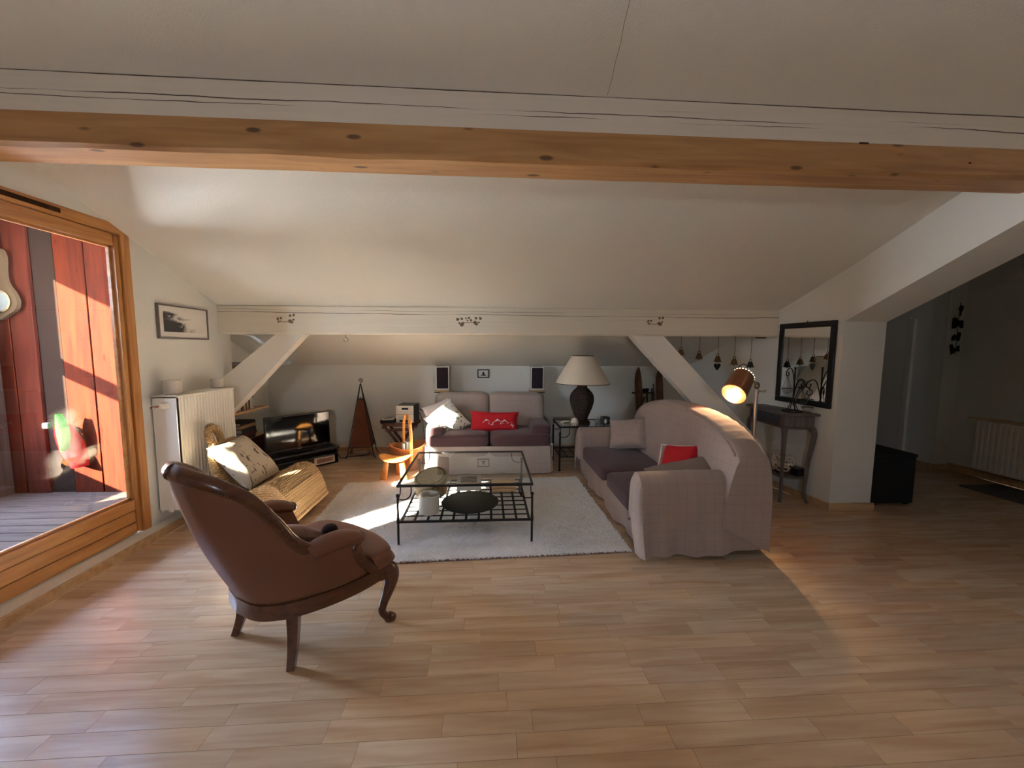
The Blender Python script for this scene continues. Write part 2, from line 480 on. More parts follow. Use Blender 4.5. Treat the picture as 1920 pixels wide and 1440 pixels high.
class MB:
    def __init__(s):
        s.v, s.f = [], []
    def add(s, vs, fs, M=None):
        o = len(s.v)
        if M is not None:
            vs = [tuple(M @ Vector(v)) for v in vs]
        s.v += [tuple(v) for v in vs]
        s.f += [tuple(i + o for i in f) for f in fs]
        return s
    def box(s, c, d, rz=0.0, bev=0.0, M=None, seg=2):
        bm = bmesh.new()
        bmesh.ops.create_cube(bm, size=1.0)
        for v in bm.verts:
            v.co = Vector((v.co.x * d[0], v.co.y * d[1], v.co.z * d[2]))
        if bev > 0:
            bmesh.ops.bevel(bm, geom=bm.edges[:], offset=bev, segments=seg, affect='EDGES', profile=0.5)
        T = Matrix.Translation(c) @ rotz(rz)
        if M is not None:
            T = M @ T
        bm.verts.index_update()
        s.add([tuple(T @ v.co) for v in bm.verts], [[v.index for v in f.verts] for f in bm.faces])
        bm.free()
        return s
    def grid(s, fn, nu, nv, cu=False, cv=False, M=None):
        vs = [fn(i / (nu if cu else nu - 1), j / (nv if cv else nv - 1)) for i in range(nu) for j in range(nv)]
        fs = []
        for i in range(nu if cu else nu - 1):
            for j in range(nv if cv else nv - 1):
                a, b = i * nv + j, ((i + 1) % nu) * nv + j
                c, d = ((i + 1) % nu) * nv + (j + 1) % nv, i * nv + (j + 1) % nv
                fs.append((a, b, c, d))
        return s.add(vs, fs, M)
    def tube(s, pts, r, n=8, closed=False, flat=None, M=None):
        """Swept round (or flat=(a,b) elliptic) section; r a number or one per point."""
        P = [Vector(p) for p in pts]
        m = len(P)
        rr = r if isinstance(r, (list, tuple)) else [r] * m
        vs, fs = [], []
        T0 = (P[1] - P[0]).normalized()
        ref = Vector((0, 0, 1)) if abs(T0.z) < 0.9 else Vector((0, 1, 0))
        N = (ref - T0 * ref.dot(T0)).normalized()
        for i in range(m):
            if closed:
                T = (P[(i + 1) % m] - P[i - 1]).normalized()
            else:
                T = (P[min(i + 1, m - 1)] - P[max(i - 1, 0)]).normalized()
            N = (N - T * N.dot(T))
            N = N.normalized() if N.length > 1e-6 else Vector((1, 0, 0))
            B = T.cross(N)
            for k in range(n):
                a = 2 * PI * k / n
                fa, fb = flat if flat else (1, 1)
                vs.append(tuple(P[i] + N * (math.cos(a) * rr[i] * fa) + B * (math.sin(a) * rr[i] * fb)))
        for i in range(m if closed else m - 1):
            for k in range(n):
                a, b = i * n + k, i * n + (k + 1) % n
                c, d = ((i + 1) % m) * n + (k + 1) % n, ((i + 1) % m) * n + k
                fs.append((a, b, c, d))
        if not closed:
            fs.append(tuple(range(n - 1, -1, -1)))
            fs.append(tuple((m - 1) * n + k for k in range(n)))
        return s.add(vs, fs, M)
    def lathe(s, prof, c=(0, 0, 0), n=24, M=None, cap=True):
        vs, fs = [], []
        m = len(prof)
        for (r, z) in prof:
            for k in range(n):
                a = 2 * PI * k / n
                vs.append((c[0] + r * math.cos(a), c[1] + r * math.sin(a), c[2] + z))
        for i in range(m - 1):
            for k in range(n):
                a, b = i * n + k, i * n + (k + 1) % n
                fs.append((a, b, b + n, a + n))
        if cap:
            fs.append(tuple(range(n - 1, -1, -1)))
            fs.append(tuple((m - 1) * n + k for k in range(n)))
        return s.add(vs, fs, M)
    def ball(s, c, r, n=10, sq=(1, 1, 1), M=None):
        prof = [(max(1e-4, r * math.sin(PI * i / n)), -r * math.cos(PI * i / n)) for i in range(n + 1)]
        T = Matrix.Translation(c) @ Matrix.Diagonal((*sq, 1))
        if M is not None:
            T = M @ T
        return s.lathe(prof, (0, 0, 0), n + 2, T)
    def prism(s, poly, fn0, fn1):
        """Polygon extruded between two maps of its 2-D points to space."""
        n = len(poly)
        vs = [fn0(*p) for p in poly] + [fn1(*p) for p in poly]
        fs = [tuple(range(n - 1, -1, -1)), tuple(range(n, 2 * n))]
        fs += [(i, (i + 1) % n, n + (i + 1) % n, n + i) for i in range(n)]
        return s.add(vs, fs)
    def pillow(s, w, h, t, M=None, n=18, puff=0.55, pinch=0.07, wr=0.006, seed=0.0):
        for sg in (1, -1):
            def fn(a, b):
                u, v = 2 * a - 1, 2 * b - 1
                x = w / 2 * u * (1 - pinch * (1 - v * v))
                y = h / 2 * v * (1 - pinch * (1 - u * u))
                z = t / 2 * (max(0, (1 - u ** 4)) * max(0, (1 - v ** 4))) ** puff
                z += wr * z / (t / 2 + 1e-6) * mnoise.noise((x * 9 + seed, y * 9, seed + sg))
                return (x, y, sg * z)
            g = MB().grid(fn, n, n)
            if sg < 0:
                g.f = [tuple(reversed(f)) for f in g.f]
            s.add(g.v, g.f, M)
        return s
    def build(s, name, m, parent=None, smooth=True, ang=38, weld=True):
        me = bpy.data.meshes.new(name)
        me.from_pydata(s.v, [], s.f)
        if weld:
            bm = bmesh.new()
            bm.from_mesh(me)
            bmesh.ops.remove_doubles(bm, verts=bm.verts, dist=1e-5)
            bmesh.ops.recalc_face_normals(bm, faces=bm.faces)
            bm.to_mesh(me)
            bm.free()
        if m is not None:
            me.materials.append(m)
        if smooth:
            me.polygons.foreach_set('use_smooth', [True] * len(me.polygons))
            me.set_sharp_from_angle(angle=math.radians(ang))
        o = bpy.data.objects.new(name, me)
        C.objects.link(o)
        if parent is not None:
            o.parent = parent
        return o

def tag(o, label=None, cat=None, group=None, kind=None):
    if label: o['label'] = label
    if cat: o['category'] = cat
    if group: o['group'] = group
    if kind: o['kind'] = kind
    return o

def thing(name, label, cat, loc=(0, 0, 0), rz=0.0, group=None, kind=None):
    o = bpy.data.objects.new(name, None)
    o.empty_display_size = 0.1
    o.location = loc
    o.rotation_euler = (0, 0, rz)
    C.objects.link(o)
    return tag(o, label, cat, group, kind)

def dup(o, loc=None, rz=None, label=None):
    r = o.copy(); C.objects.link(r)
    if loc is not None: r.location = loc
    if rz is not None: r.rotation_euler = (0, 0, rz)
    if label: r['label'] = label
    for ch in list(o.children):
        c = ch.copy(); C.objects.link(c); c.parent = r
        for g in list(ch.children):
            d = g.copy(); C.objects.link(d); d.parent = c
    return r

def basis(o, x, y, z):
    """4x4 from origin and axes."""
    x, y, z = Vector(x), Vector(y), Vector(z)
    return Matrix(((x.x, y.x, z.x, o[0]), (x.y, y.y, z.y, o[1]), (x.z, y.z, z.z, o[2]), (0, 0, 0, 1)))

def spiral(c, r0, r1, a0, a1, n=24, ax=((1, 0, 0), (0, 0, 1))):
    X, Y = Vector(ax[0]), Vector(ax[1])
    out = []
    for i in range(n + 1):
        t = i / n
        r, a = r0 + (r1 - r0) * t, a0 + (a1 - a0) * t
        out.append(tuple(Vector(c) + X * (r * math.cos(a)) + Y * (r * math.sin(a))))
    return out
# ================================================================== the room
XL, XR, YB = -2.67, 3.2, 5.62
def zc(y):
    """Underside of the sloping roof: falls towards the back wall, ridge behind the camera."""
    return 1.905 + 0.43 * (4.09 - y) if y > -0.6 else 1.905 + 0.43 * 4.69 - 0.43 * (-0.6 - y)
def xw(y):
    return 3.2 + (3.345 - y) * 0.102

def tinted(o, val):
    a = o.data.attributes.new('tint', 'FLOAT_COLOR', 'POINT')
    a.data.foreach_set('color', np.array(val, np.float32).reshape(-1))

def proj_px(p):
    d = Vector(p) - Vector((0, 0, 1.5))
    w = d.dot(fw)
    return 960 + 730 * d.dot(rt) / w, 720 - 730 * d.dot(up) / w, w

floor = MB().box((1.5, 1.0, -0.06), (9.8, 9.6, 0.10)).build('floor', base_wood, smooth=False)
tag(floor, 'pale laminate floor of narrow staggered strips', kind='structure')
strips = []
PW = 0.0955
rowi = 0
y = 0.72
while y < YB:
    x = -2.66 - R.random() * 0.5
    while x < 5.95:
        L = R.choice((0.36, 0.45, 0.52, 0.6, 0.68))
        x0, x1 = max(x, -3.1), min(x + L, 5.95)
        if x1 > x0 + 0.02:
            strips.append((x0, x1, y, y + PW))
        x += L
    y += PW
def score(s):
    cx, cy = (s[0] + s[1]) / 2, (s[2] + s[3]) / 2
    px, py, w = proj_px((cx, cy, 0))
    if w < 0.3 or px < -150 or px > 2070 or py > 1500:
        return 0
    return (s[1] - s[0]) * PW / w ** 3
strips.sort(key=score, reverse=True)
def strip_box(mb, s):
    g = 0.0004
    x0, x1, y0, y1 = s[0] + g, s[1] - g, s[2] + g, s[3] - g
    c = 0.0006
    mb.add([(x0, y0, -.012), (x1, y0, -.012), (x1, y1, -.012), (x0, y1, -.012),
            (x0, y0, -c), (x1, y0, -c), (x1, y1, -c), (x0, y1, -c),
            (x0 + c, y0 + c, 0), (x1 - c, y0 + c, 0), (x1 - c, y1 - c, 0), (x0 + c, y1 - c, 0)],
           [(0, 1, 5, 4), (1, 2, 6, 5), (2, 3, 7, 6), (3, 0, 4, 7), (4, 5, 9, 8), (5, 6, 10, 9), (6, 7, 11, 10), (7, 4, 8, 11), (8, 9, 10, 11)])
def tint3():
    return (R.random(), R.random(), R.random(), 1)
for s in strips[:290]:
    o = strip_box_o = MB()
    strip_box(o, s)
    o = o.build('plank', floor_wood, floor, smooth=False, weld=False)
    tinted(o, [tint3()] * 1 * 12 if False else [t for t in [tint3()] for _ in range(12)])
rest = MB(); tn = []
for s in strips[290:]:
    strip_box(rest, s); tn += [tint3()] * 12
o = rest.build('plank_field', floor_wood, floor, smooth=False, weld=False)
tinted(o, tn); tag(o, kind='stuff')

# left gable wall with the glazed door's opening
wl_ = MB()
def px_prism(mb, poly, x0, x1):
    mb.prism(poly, lambda a, b: (x0, a, b), lambda a, b: (x1, a, b))
D0, D1, DB, DT = 1.40, 3.16, 0.065, 2.372
px_prism(wl_, [(-3.65, -.02), (D0, -.02), (D0, zc(D0) + .04), (-.6, zc(-.6) + .04), (-3.65, zc(-3.65) + .04)], XL, XL - .10)
px_prism(wl_, [(D0, DT), (D1, DT), (D1, zc(D1) + .04), (D0, zc(D0) + .04)], XL, XL - .10)
px_prism(wl_, [(D0, -.02), (D1, -.02), (D1, DB), (D0, DB)], XL, XL - .10)
px_prism(wl_, [(D1, -.02), (4.25, -.02), (4.25, zc(4.25) + .04), (D1, zc(D1) + .04)], XL, XL - .10)
px_prism(wl_, [(4.25, -.02), (YB + .1, -.02), (YB + .1, zc(YB) + .04), (4.25, zc(4.25) + .04)], -3.06, -3.2)
wl_.box((-2.97, 4.2, .92), (.46, .1, 1.90))
tag(wl_.build('wall_left', plaster, smooth=False), 'plastered gable wall with the glazed balcony door', kind='structure')

wb = MB().box((1.5, YB + .05, 0.66), (9.4, 0.1, 1.36))
tag(wb.build('wall_back', plaster, smooth=False), 'low plastered knee wall behind the loveseat', kind='structure')

wr = MB()
def wr_map(off):
    return lambda a, b: (xw(a) + off if a > 3.345 else 3.2 + off, a, b)
zl = lambda a: 1.778 + 0.463 * (3.3 - a)
wr.prism([(3.345, -.02), (YB, -.02), (YB, zc(YB) + .03), (3.345, zc(3.345) + .03)], wr_map(0), wr_map(0.41))
wr.prism([(3.345, 1.757), (3.345, zc(3.345) + .03), (-.6, zc(-.6) + .03), (-.6, zl(-.6))], wr_map(0), wr_map(0.41))
tag(wr.build('wall_right', plaster, smooth=False), 'white wall and sloping rafter on the right', kind='structure')

# ceiling
ys = [-3.7, -0.6, YB + .1]
cv = []
for yy in ys:
    for xx in (-2.76, 3.55):
        cv.append((xx, yy, zc(yy)))
ce = MB()
ce.add(cv + [(a, b, c + .12) for a, b, c in cv], [(0, 1, 3, 2), (2, 3, 5, 4), (6, 8, 9, 7), (8, 10, 11, 9), (0, 6, 7, 1), (4, 5, 11, 10), (0, 2, 8, 6), (2, 4, 10, 8), (1, 7, 9, 3), (3, 9, 11, 5)])
ce.prism([(4.12, zc(4.12)), (YB + .1, zc(YB + .1)), (YB + .1, zc(YB + .1) + .12), (4.12, zc(4.12) + .12)], lambda a, b: (-3.2, a, b), lambda a, b: (-2.70, a, b))
ce.prism([(-3.7, zc(-3.7)), (-.6, zc(-.6)), (1.9, zc(1.9)), (YB + .1, 2.84), (YB + .1, 2.95), (1.9, zc(1.9) + .15), (-.6, zc(-.6) + .15), (-3.7, zc(-3.7) + .15)], lambda a, b: (3.5, a, b), lambda a, b: (6.3, a, b))
ceil = ce.build('ceiling', ceil_mat, smooth=False)
tag(ceil, 'sloping textured plaster ceiling', kind='structure')
# the hairline joint in the plaster above the near beam
def pz_ceil(px, py):
    r = fw * 730 + rt * (px - 960) + up * (720 - py)
    t = (1.905 + .43 * 4.09 - 1.5) / (r.z + .43 * r.y)
    return Vector((0, 0, 1.5)) + r * t
j0, j1 = pz_ceil(1140, 178), pz_ceil(1190, -40)
MB().tube([tuple(j0 + (j1 - j0) * k / 6 + Vector((R.uniform(-.004, .004), 0, 0))) for k in range(7)], 0.0012, 5).build('plaster_joint', stencil_ink, ceil)

# purlin across the back
pur = MB()
g = 24
def purl(a, b):
    x = XL + a * (xw(4.06) - XL)
    yy, zz = [(4.08, 1.905), (4.072, 1.90), (4.070, 1.64), (4.086, 1.622), (4.235, 1.622), (4.24, 1.9)][int(round(b * 5))]
    dz = 0.02 * a if zz < 1.7 else 0.02 * a
    if zz < 1.66:
        dz += 0.004 * mnoise.noise((x * 3, 1.3, 0.2))
    return (x, yy - 0.03 * a, zz + dz)
pur.grid(purl, g, 6)
purl_paint = crack_paint('purlin_paint', srgb(222, 212, 194), [(1.84, 0.05, 0.0026, 1.3, 0.36), (1.87, 0.04, 0.0014, 4.4, 0.46), (1.80, 0.03, 0.001, 8.1, 0.55)])
purlin = pur.build('trim_1', purl_paint, ang=30)
tag(purlin, 'long cream painted beam with stencilled flowers under the slope', kind='structure')
# stencilled sprigs
def leaf(mb, cx, cz, L, Wd, a, y):
    ca, sa = math.cos(a), math.sin(a)
    n = 10
    vs = []
    for k in range(n):
        t = 2 * PI * k / n
        u, v = L / 2 * math.cos(t), Wd / 2 * math.sin(t) * (1 - 0.25 * math.cos(t))
        vs.append((cx + u * ca - v * sa, y, cz + u * sa + v * ca))
    vs2 = [(a_, y + .004, c_) for a_, _, c_ in vs]
    fs = [tuple(range(n)), tuple(range(2 * n - 1, n - 1, -1))] + [(i, n + i, n + (i + 1) % n, (i + 1) % n) for i in range(n)]
    mb.add(vs + vs2, fs)
for (cx, kind) in ((-2.02, 0), (-0.19, 1), (1.76, 0)):
    t_ = (cx - XL) / (xw(4.06) - XL)
    yy = 4.070 - .03 * t_ - .0012
    cz = 1.765 + .02 * t_
    mb = MB()
    if kind == 0:
        spots = [(-.07, .012, .03, .022), (-.04, .018, .026, .02), (-.065, -.015, .022, .016), (-.045, -.012, .018, .012), (.05, .045, .028, .024), (.085, .05, .03, .024), (.08, .005, .022, .018)]
        big = [(.055, -.015, .055, .036, -.5)]
        stem = [(-.03, -.015), (.0, -.022), (.03, -.01)]
    else:
        spots = [(-.115, .018, .035, .03), (-.075, .024, .03, .024), (-.1, -.02, .024, .02), (-.03, .03, .02, .016), (.0, .034, .026, .024), (.02, .01, .026, .024), (-.015, .008, .02, .014), (.07, .032, .03, .026), (.115, .03, .032, .028), (.1, -.012, .024, .018)]
        big = [(-.07, -.03, .055, .038, .9), (.068, -.02, .06, .036, -.8)]
        stem = [(-.05, -.016), (0, -.012), (.05, -.014)]
    for dx, dz, a_, b_ in spots: leaf(mb, cx + dx, cz + dz, a_, b_, R.random() * 3, yy)
    for dx, dz, a_, b_, an in big: leaf(mb, cx + dx, cz + dz, a_, b_, an, yy)
    mb.tube([(cx + a_, yy + .001, cz + b_) for a_, b_ in stem], .003, 5)
    mb.build('stencil_sprig', stencil_ink, purlin)
hk = MB().tube([(-1.455, 4.13, 1.625), (-1.455, 4.13, 1.60)] + spiral((-1.455, 4.13, 1.578), .022, .022, PI / 2, PI / 2 - 5.2, 16), .004, 6)
hook = hk.build('ceiling_hook', steel)
tag(hook, 'small open steel hook screwed under the cream beam', 'hook')

# near beam: white upper timber over bare spruce
by0, by1 = 2.065, 2.265
wbm = MB().box((1.75, (by0 + by1) / 2 + .002, 2.72), (8.9, by1 - by0 - .004, 0.29))
near_paint = crack_paint('near_beam_paint', srgb(222, 212, 200), [(2.69, 0.05, 0.0028, 2.7, 0.42), (2.665, 0.05, 0.0024, 6.9, 0.48), (2.72, 0.03, 0.0012, 3.3, 0.56), (2.772, 0.014, 0.003, 9.2, 0.2)])
nb = wbm.build('trim_2', near_paint, smooth=False)
tag(nb, 'white painted upper half of the near beam', kind='structure')
def nbeam(a, b):
    x = -2.67 + a * 8.87
    sec = [(by0, 2.592), (by0 - .002, 2.585), (by0 - .002, 2.452), (by0 + .016, 2.436), (by1 - .014, 2.436), (by1, 2.446), (by1, 2.592)]
    yy, zz = sec[int(round(b * 6))]
    k = int(round(b * 6))
    if k in (2, 3): zz += 0.008 * mnoise.noise((x * 2.2, 0, 5.1)) + .003 * mnoise.noise((x * 9, 0, 2.1))
    if k == 3: yy += 0.010 * mnoise.noise((x * 2.7, 3.3, 0))
    if k in (4, 5): yy += 0.006 * mnoise.noise((x * 2, 7.7, 0))
    return (x, yy, zz + 0.018 * a)
wbeam = MB().grid(nbeam, 120, 7).build('trim_3', beam_wood, ang=25)
tag(wbeam, 'bare knotty spruce beam crossing the room', kind='structure')
bolt = MB()
for bx, bz in ((2.0, 2.58), (2.62, 2.5)):
    bolt.box((bx, by0 - .003, bz + .02), (.05 if bx < 2.3 else .012, .006, .006))
bolt.build('knot_slot', post_wood, wbeam)

# diagonal braces under the purlin
br = MB()
br.prism([(-2.13, 1.63), (-1.856, 1.63), (-2.54, .905), (-2.68, .77), (-2.68, 1.18)], lambda a, b: (a, 4.10, b), lambda a, b: (a, 4.225, b))
tag(br.build('trim_4', white_paint, smooth=False), 'white diagonal brace beside the left radiator', kind='structure')
br = MB()
br.prism([(1.52, 1.645), (1.865, 1.645), (3.14, .37), (3.14, .02), (3.1, .02)], lambda a, b: (a, 4.07, b), lambda a, b: (a, 4.205, b))
tag(br.build('trim_5', white_paint, smooth=False), 'white diagonal brace behind the big sofa', kind='structure')

# skirtings
def skirt(name, p0, p1, label, h=.075, t=.016, side=1):
    a, b = Vector((*p0, 0)), Vector((*p1, 0))
    d = (b - a).normalized(); nrm = Vector((-d.y, d.x, 0)) * side
    mb = MB()
    L = (b - a).length
    M = basis((a.x, a.y, 0), d, nrm, (0, 0, 1))
    if side < 0:
        M = basis((a.x, a.y, 0), d, nrm, (0, 0, 1))
    mb.box((L / 2, t / 2, h / 2), (L, t, h), bev=.004, M=M, seg=1)
    o = mb.build(name, base_wood)
    tag(o, label, kind='structure')
skirt('baseboard_back', (-3.06, YB), (2.97, YB), 'pale wooden skirting along the knee wall', side=-1)
skirt('baseboard_right', (3.2, 3.36), (2.97, YB), 'pale wooden skirting under the mirror wall', side=1)
skirt('baseboard_post', (3.185, 3.345), (3.625, 3.33), 'pale skirting across the end of the mirror wall', side=-1)
pl = MB().box((XL + .05, 1.0, .0325), (.10, 6.5, .065), bev=.003, seg=1)
tag(pl.build('trim_6', white_paint), 'low white plinth under the door and radiator', kind='structure')
pl = MB().box((XL + .109, 1.0, .033), (.018, 6.5, .066), bev=.003, seg=1)
bl = pl.build('baseboard_left', base_wood); tag(bl, 'pale wooden face of the plinth under the door', kind='structure')

# rear wall with a window behind the camera, and the outer wall of the hall
rw = MB()
WX0, WX1, WZ0, WZ1 = -0.85, -0.3, 1.15, 1.85
for (x0, x1, z0, z1) in ((-3.0, WX0, -.02, 2.7), (WX1, 6.3, -.02, 2.7), (WX0, WX1, -.02, WZ0), (WX0, WX1, WZ1, 2.7)):
    rw.box(((x0 + x1) / 2, -3.65, (z0 + z1) / 2), (x1 - x0, .2, z1 - z0))
tag(rw.build('wall_front', plaster, smooth=False), 'plastered wall behind the camera with a window', kind='structure')
wf = MB()
for xx in (WX0 + .04, (WX0 + WX1) / 2, WX1 - .04):
    wf.box((xx, -3.6, (WZ0 + WZ1) / 2), (.08, .07, WZ1 - WZ0))
for zz in (WZ0 + .04, WZ1 - .04):
    wf.box(((WX0 + WX1) / 2, -3.6, zz), (WX1 - WX0 - .01, .06, .08))
w1 = wf.build('window_1', door_wood, smooth=False); tag(MB().box((1.6, -4.4, 2.42), (9.4, 1.3, .08)).build('sun_blocker_eave', post_wood, smooth=False), 'unseen slab added outside the rear window to block the sun', kind='structure')  # slab added out of view to keep sun off the rear window
tag(w1, 'wooden window behind the camera', kind='structure')
MB().box(((WX0 + WX1) / 2, -3.6, (WZ0 + WZ1) / 2), (WX1 - WX0 - .1, .008, WZ1 - WZ0 - .1)).build('pane', pane, w1, smooth=False)
hw = MB()
hw.box((6.0, 1.1, 1.9), (.3, 9.8, 3.9))
hw.box((5.765, 5.1, 1.45), (.27, 1.24, 3.0))
hw.prism([(1.5, zl(1.5) + .3), (3.345, zl(3.345) + .3), (YB, zc(YB)), (YB, 3.0), (1.5, 3.4)], lambda a, b: (3.54, a, b), lambda a, b: (3.60 - max(0, a - 3.345) * .0, a, b))
hw.box((4.9, YB + .05, 1.5), (2.9, .1, 3.1))
tag(hw.build('wall_hall', plaster, smooth=False), 'dim plastered wall of the side hall', kind='structure')
tag(MB().box((4.75, 1.85, 1.6), (2.3, .1, 3.3)).build('wall_light_block', plaster, smooth=False), 'unseen cross wall added to keep rear light out of the hall', kind='structure')  # added wall, holds rear window light back from the hall
skirt('baseboard_hall', (5.62, 4.48), (5.85, 4.48), 'short skirting in the corner of the dim hall', side=-1)
skirt('baseboard_hall_side', (5.63, 4.46), (5.63, YB), 'skirting running back into the dark hall', side=1)
skirt('trim_7', (5.85, -3.5), (5.85, 4.47), 'wide wooden plinth under the hall radiator', h=.09, t=.03, side=1)
dr = MB()
for yy in (4.86, 5.56):
    dr.box((5.62, yy, .96), (.05, .07, 1.92), bev=.004, seg=1)
dr.box((5.62, 5.21, 1.0), (.02, .64, 1.9))
d2 = dr.build('door_2', white_paint, smooth=False); tag(d2, 'white framed door in the dark end of the hall', kind='structure')

# ================================================================== glazed balcony door
dx = XL - .005
d1 = MB()
d1.box((dx - .02, D1 - .035, (DB + DT) / 2), (.06, .07, DT - DB), bev=.004, seg=1)
d1.box((dx - .02, D0 + .035, (DB + DT) / 2), (.06, .07, DT - DB), bev=.004, seg=1)
door = d1.build('door_1', door_wood_z, ang=30)
tag(door, 'pine framed glazed balcony door', kind='structure')
MB().box((dx - .02, (D0 + D1) / 2, DT - .035), (.06, D1 - D0 - .14, .07), bev=.004, seg=1).build('head_frame', door_wood, door)
GZ0, GZ1, GY0, GY1 = .335, 2.215, 1.56, 3.05
MB().box((dx - .038, (GY1 + D1 - .07) / 2 + .002, (DB + DT) / 2 - .03), (.06, D1 - .075 - GY1, DT - DB - .09), bev=.004, seg=1).build('stile', door_wood_z, door)
MB().box((dx - .038, (GY0 + D0 + .07) / 2, (DB + DT) / 2 - .03), (.06, GY0 - D0 - .07, DT - DB - .09), bev=.004, seg=1).build('stile', door_wood_z, door)
MB().box((dx - .038, (GY0 + GY1) / 2, (GZ1 + DT - .072) / 2), (.06, GY1 - GY0, DT - .072 - GZ1), bev=.004, seg=1).build('top_rail', door_wood, door)
zz = DB + .005
hs = (GZ0 - zz)
for k, (a, b) in enumerate(((0, .33), (.33, .68), (.68, 1.0))):
    MB().box((dx - .038 - .004 * (k == 1), (GY0 + GY1) / 2, zz + hs * (a + b) / 2), (.06, GY1 - GY0, hs * (b - a) - .004), bev=.004, seg=1).build('bottom_board', door_wood, door)
MB().box((dx - .06, (GY0 + GY1) / 2, (GZ0 + GZ1) / 2), (.012, GY1 - GY0 + .01, GZ1 - GZ0 + .01)).build('pane', pane, door, smooth=False)
bd = MB()
for (ya, yb, za, zb) in ((GY0, GY1, GZ0, GZ0 + .014), (GY0, GY1, GZ1 - .014, GZ1), (GY1 - .014, GY1, GZ0, GZ1), (GY0, GY0 + .014, GZ0, GZ1)):
    bd.box((dx - .044, (ya + yb) / 2, (za + zb) / 2), (.02, yb - ya, zb - za))
bd.build('glazing_bead', door_wood, door, smooth=False)
vt = MB().box((dx + .012, 2.52, DT - .035), (.012, .34, .028), bev=.004, seg=1)
vt.build('vent_strip', post_wood, door)

# ================================================================== balcony outside
BW = 4.25
bwall = MB().box((-4.4, BW + .06, 1.5), (3.16, .04, 3.1)).build('wall_balcony', post_wood, smooth=False)
tag(bwall, 'red brown boarded end wall of the balcony', kind='structure')
edges = [-5.8, -5.5, -5.22, -4.95, -4.79, -4.56, None, -4.33, -4.04, -3.79, -3.55, -3.3, -3.1, -2.98]
pts_ = [e for e in edges]
k = 0
for i in range(len(edges) - 1):
    a, b = edges[i], edges[i + 1]
    if a is None or b is None: continue
    o = MB().box(((a + b) / 2, BW + .02 + .004 * (i % 2), 1.45), (b - a - .012, .035, 3.0), bev=.005, seg=1).build('board', plank_wood, bwall)
    tinted(o, [(R.random(), R.random(), R.random(), 1)] * len(o.data.vertices))
MB().box((-4.45, BW + .035, 1.45), (.21, .012, 3.0)).build('gap_strip', mat('gap_shade_dark', srgb(38, 26, 20), .95, var=.15, spec=.03), bwall, smooth=False)  # dark colour paints the unlit gap between the boards
deck = MB().box((-4.4, .6, -.11), (3.3, 7.4, .06)).build('balcony_deck', post_wood, smooth=False)
tag(deck, 'weathered balcony deck of narrow boards', kind='structure')
yy = 1.2
while yy < 4.2:
    MB().box((-4.4, yy + .068, -.055), (2.9, .13, .03), bev=.004, seg=1).build('deck_board', deck_wood, deck)
    yy += .142
# unseen roof, eaves beam and screens shaped to cut the sun, and a handrail
tag(MB().box((-3.92, -1.0, 1.5), (2.2, .05, 3.2)).build('sky_blocker_board', post_wood, smooth=False), 'unseen board added across the balcony to block sky glare', kind='structure')  # added board, cuts sky glare coming in along the balcony
rf = MB().box((-4.05, .3, 3.15), (2.5, 8.0, .06))
tag(rf.build('balcony_roof', post_wood, smooth=False), 'unseen roof over the balcony, shaped to cut the sun', kind='structure')
OX = -5.0
bm_ = MB().box((OX, -1.545, 2.81), (.09, 4.31, .62)).box((OX, 2.625, 2.81), (.09, 3.35, .62))
tag(bm_.build('trim_8', post_wood, smooth=False), 'unseen dark eaves beam at the balcony edge, shaped to cut the sun', kind='structure')
MBr = MB().box((OX, .5, 1.6), (.07, 7.3, .15), bev=.01, seg=1).box((OX, .5, .18), (.05, 7.3, .1))
tag(MBr.build('balcony_rail', post_wood), 'dark handrail along the balcony edge', kind='structure')
sc_ = MB()  # added blockers, heights and gaps set to form the sun bands
for (ya, yb, za, zb) in ((-5.07, -.525, -.05, 3.35), (-.525, -.055, -.05, 1.62), (-.055, .61, -.05, 3.1), (.61, .95, -.05, 1.94), (.95, 2.95, -.05, 3.1), (2.95, 3.78, -.05, .5), (3.78, 4.3, -.05, 2.6)):
    sc_.box((OX + .06, (ya + yb) / 2, (za + zb) / 2), (.04, yb - ya, zb - za))
tag(sc_.build('sun_blocker_screen', post_wood, smooth=False), 'unseen board screens added along the balcony edge to cut the sun', kind='structure')

# barometer on the boards
ba = thing('wall_barometer', 'wooden banjo barometer with a round dial on the balcony boards', 'barometer', (-4.80, BW - .004, 1.99))
prof = [(0, .46), (.06, .44), (.085, .36), (.075, .22), (.085, .12), (.14, .02), (.165, -.06), (.14, -.14), (.07, -.19), (.035, -.215), (0, -.24)]
ol = cr(prof, 4)
poly = ol + [(-a, b) for a, b in reversed(ol[1:-1])]
MB().prism(poly, lambda a, b: (a, -.05, b), lambda a, b: (a, -.012, b)).build('case', mat('weathered_case', srgb(72, 54, 36), .8, var=.15, spec=.05), ba)
MB().lathe([(.10, 0), (.105, .006), (.09, .012)], (0, 0, 0), 24, basis((0, -.05, -.06), (1, 0, 0), (0, 0, 1), (0, -1, 0))).build('dial', mat('dial_card', srgb(104, 102, 94), .95, spec=.02), ba)
MB().lathe([(.108, 0), (.114, .01), (.102, .014), (.10, .002)], (0, 0, 0), 24, basis((0, -.05, -.06), (1, 0, 0), (0, 0, 1), (0, -1, 0)), cap=False).build('bezel', brass, ba)
MB().box((0, -.066, -.06), (.006, .004, .05)).build('needle', iron, ba)
MB().box((0, -.054, .24), (.05, .01, .3), bev=.003, seg=1).build('thermometer_tube', ceramic, ba)

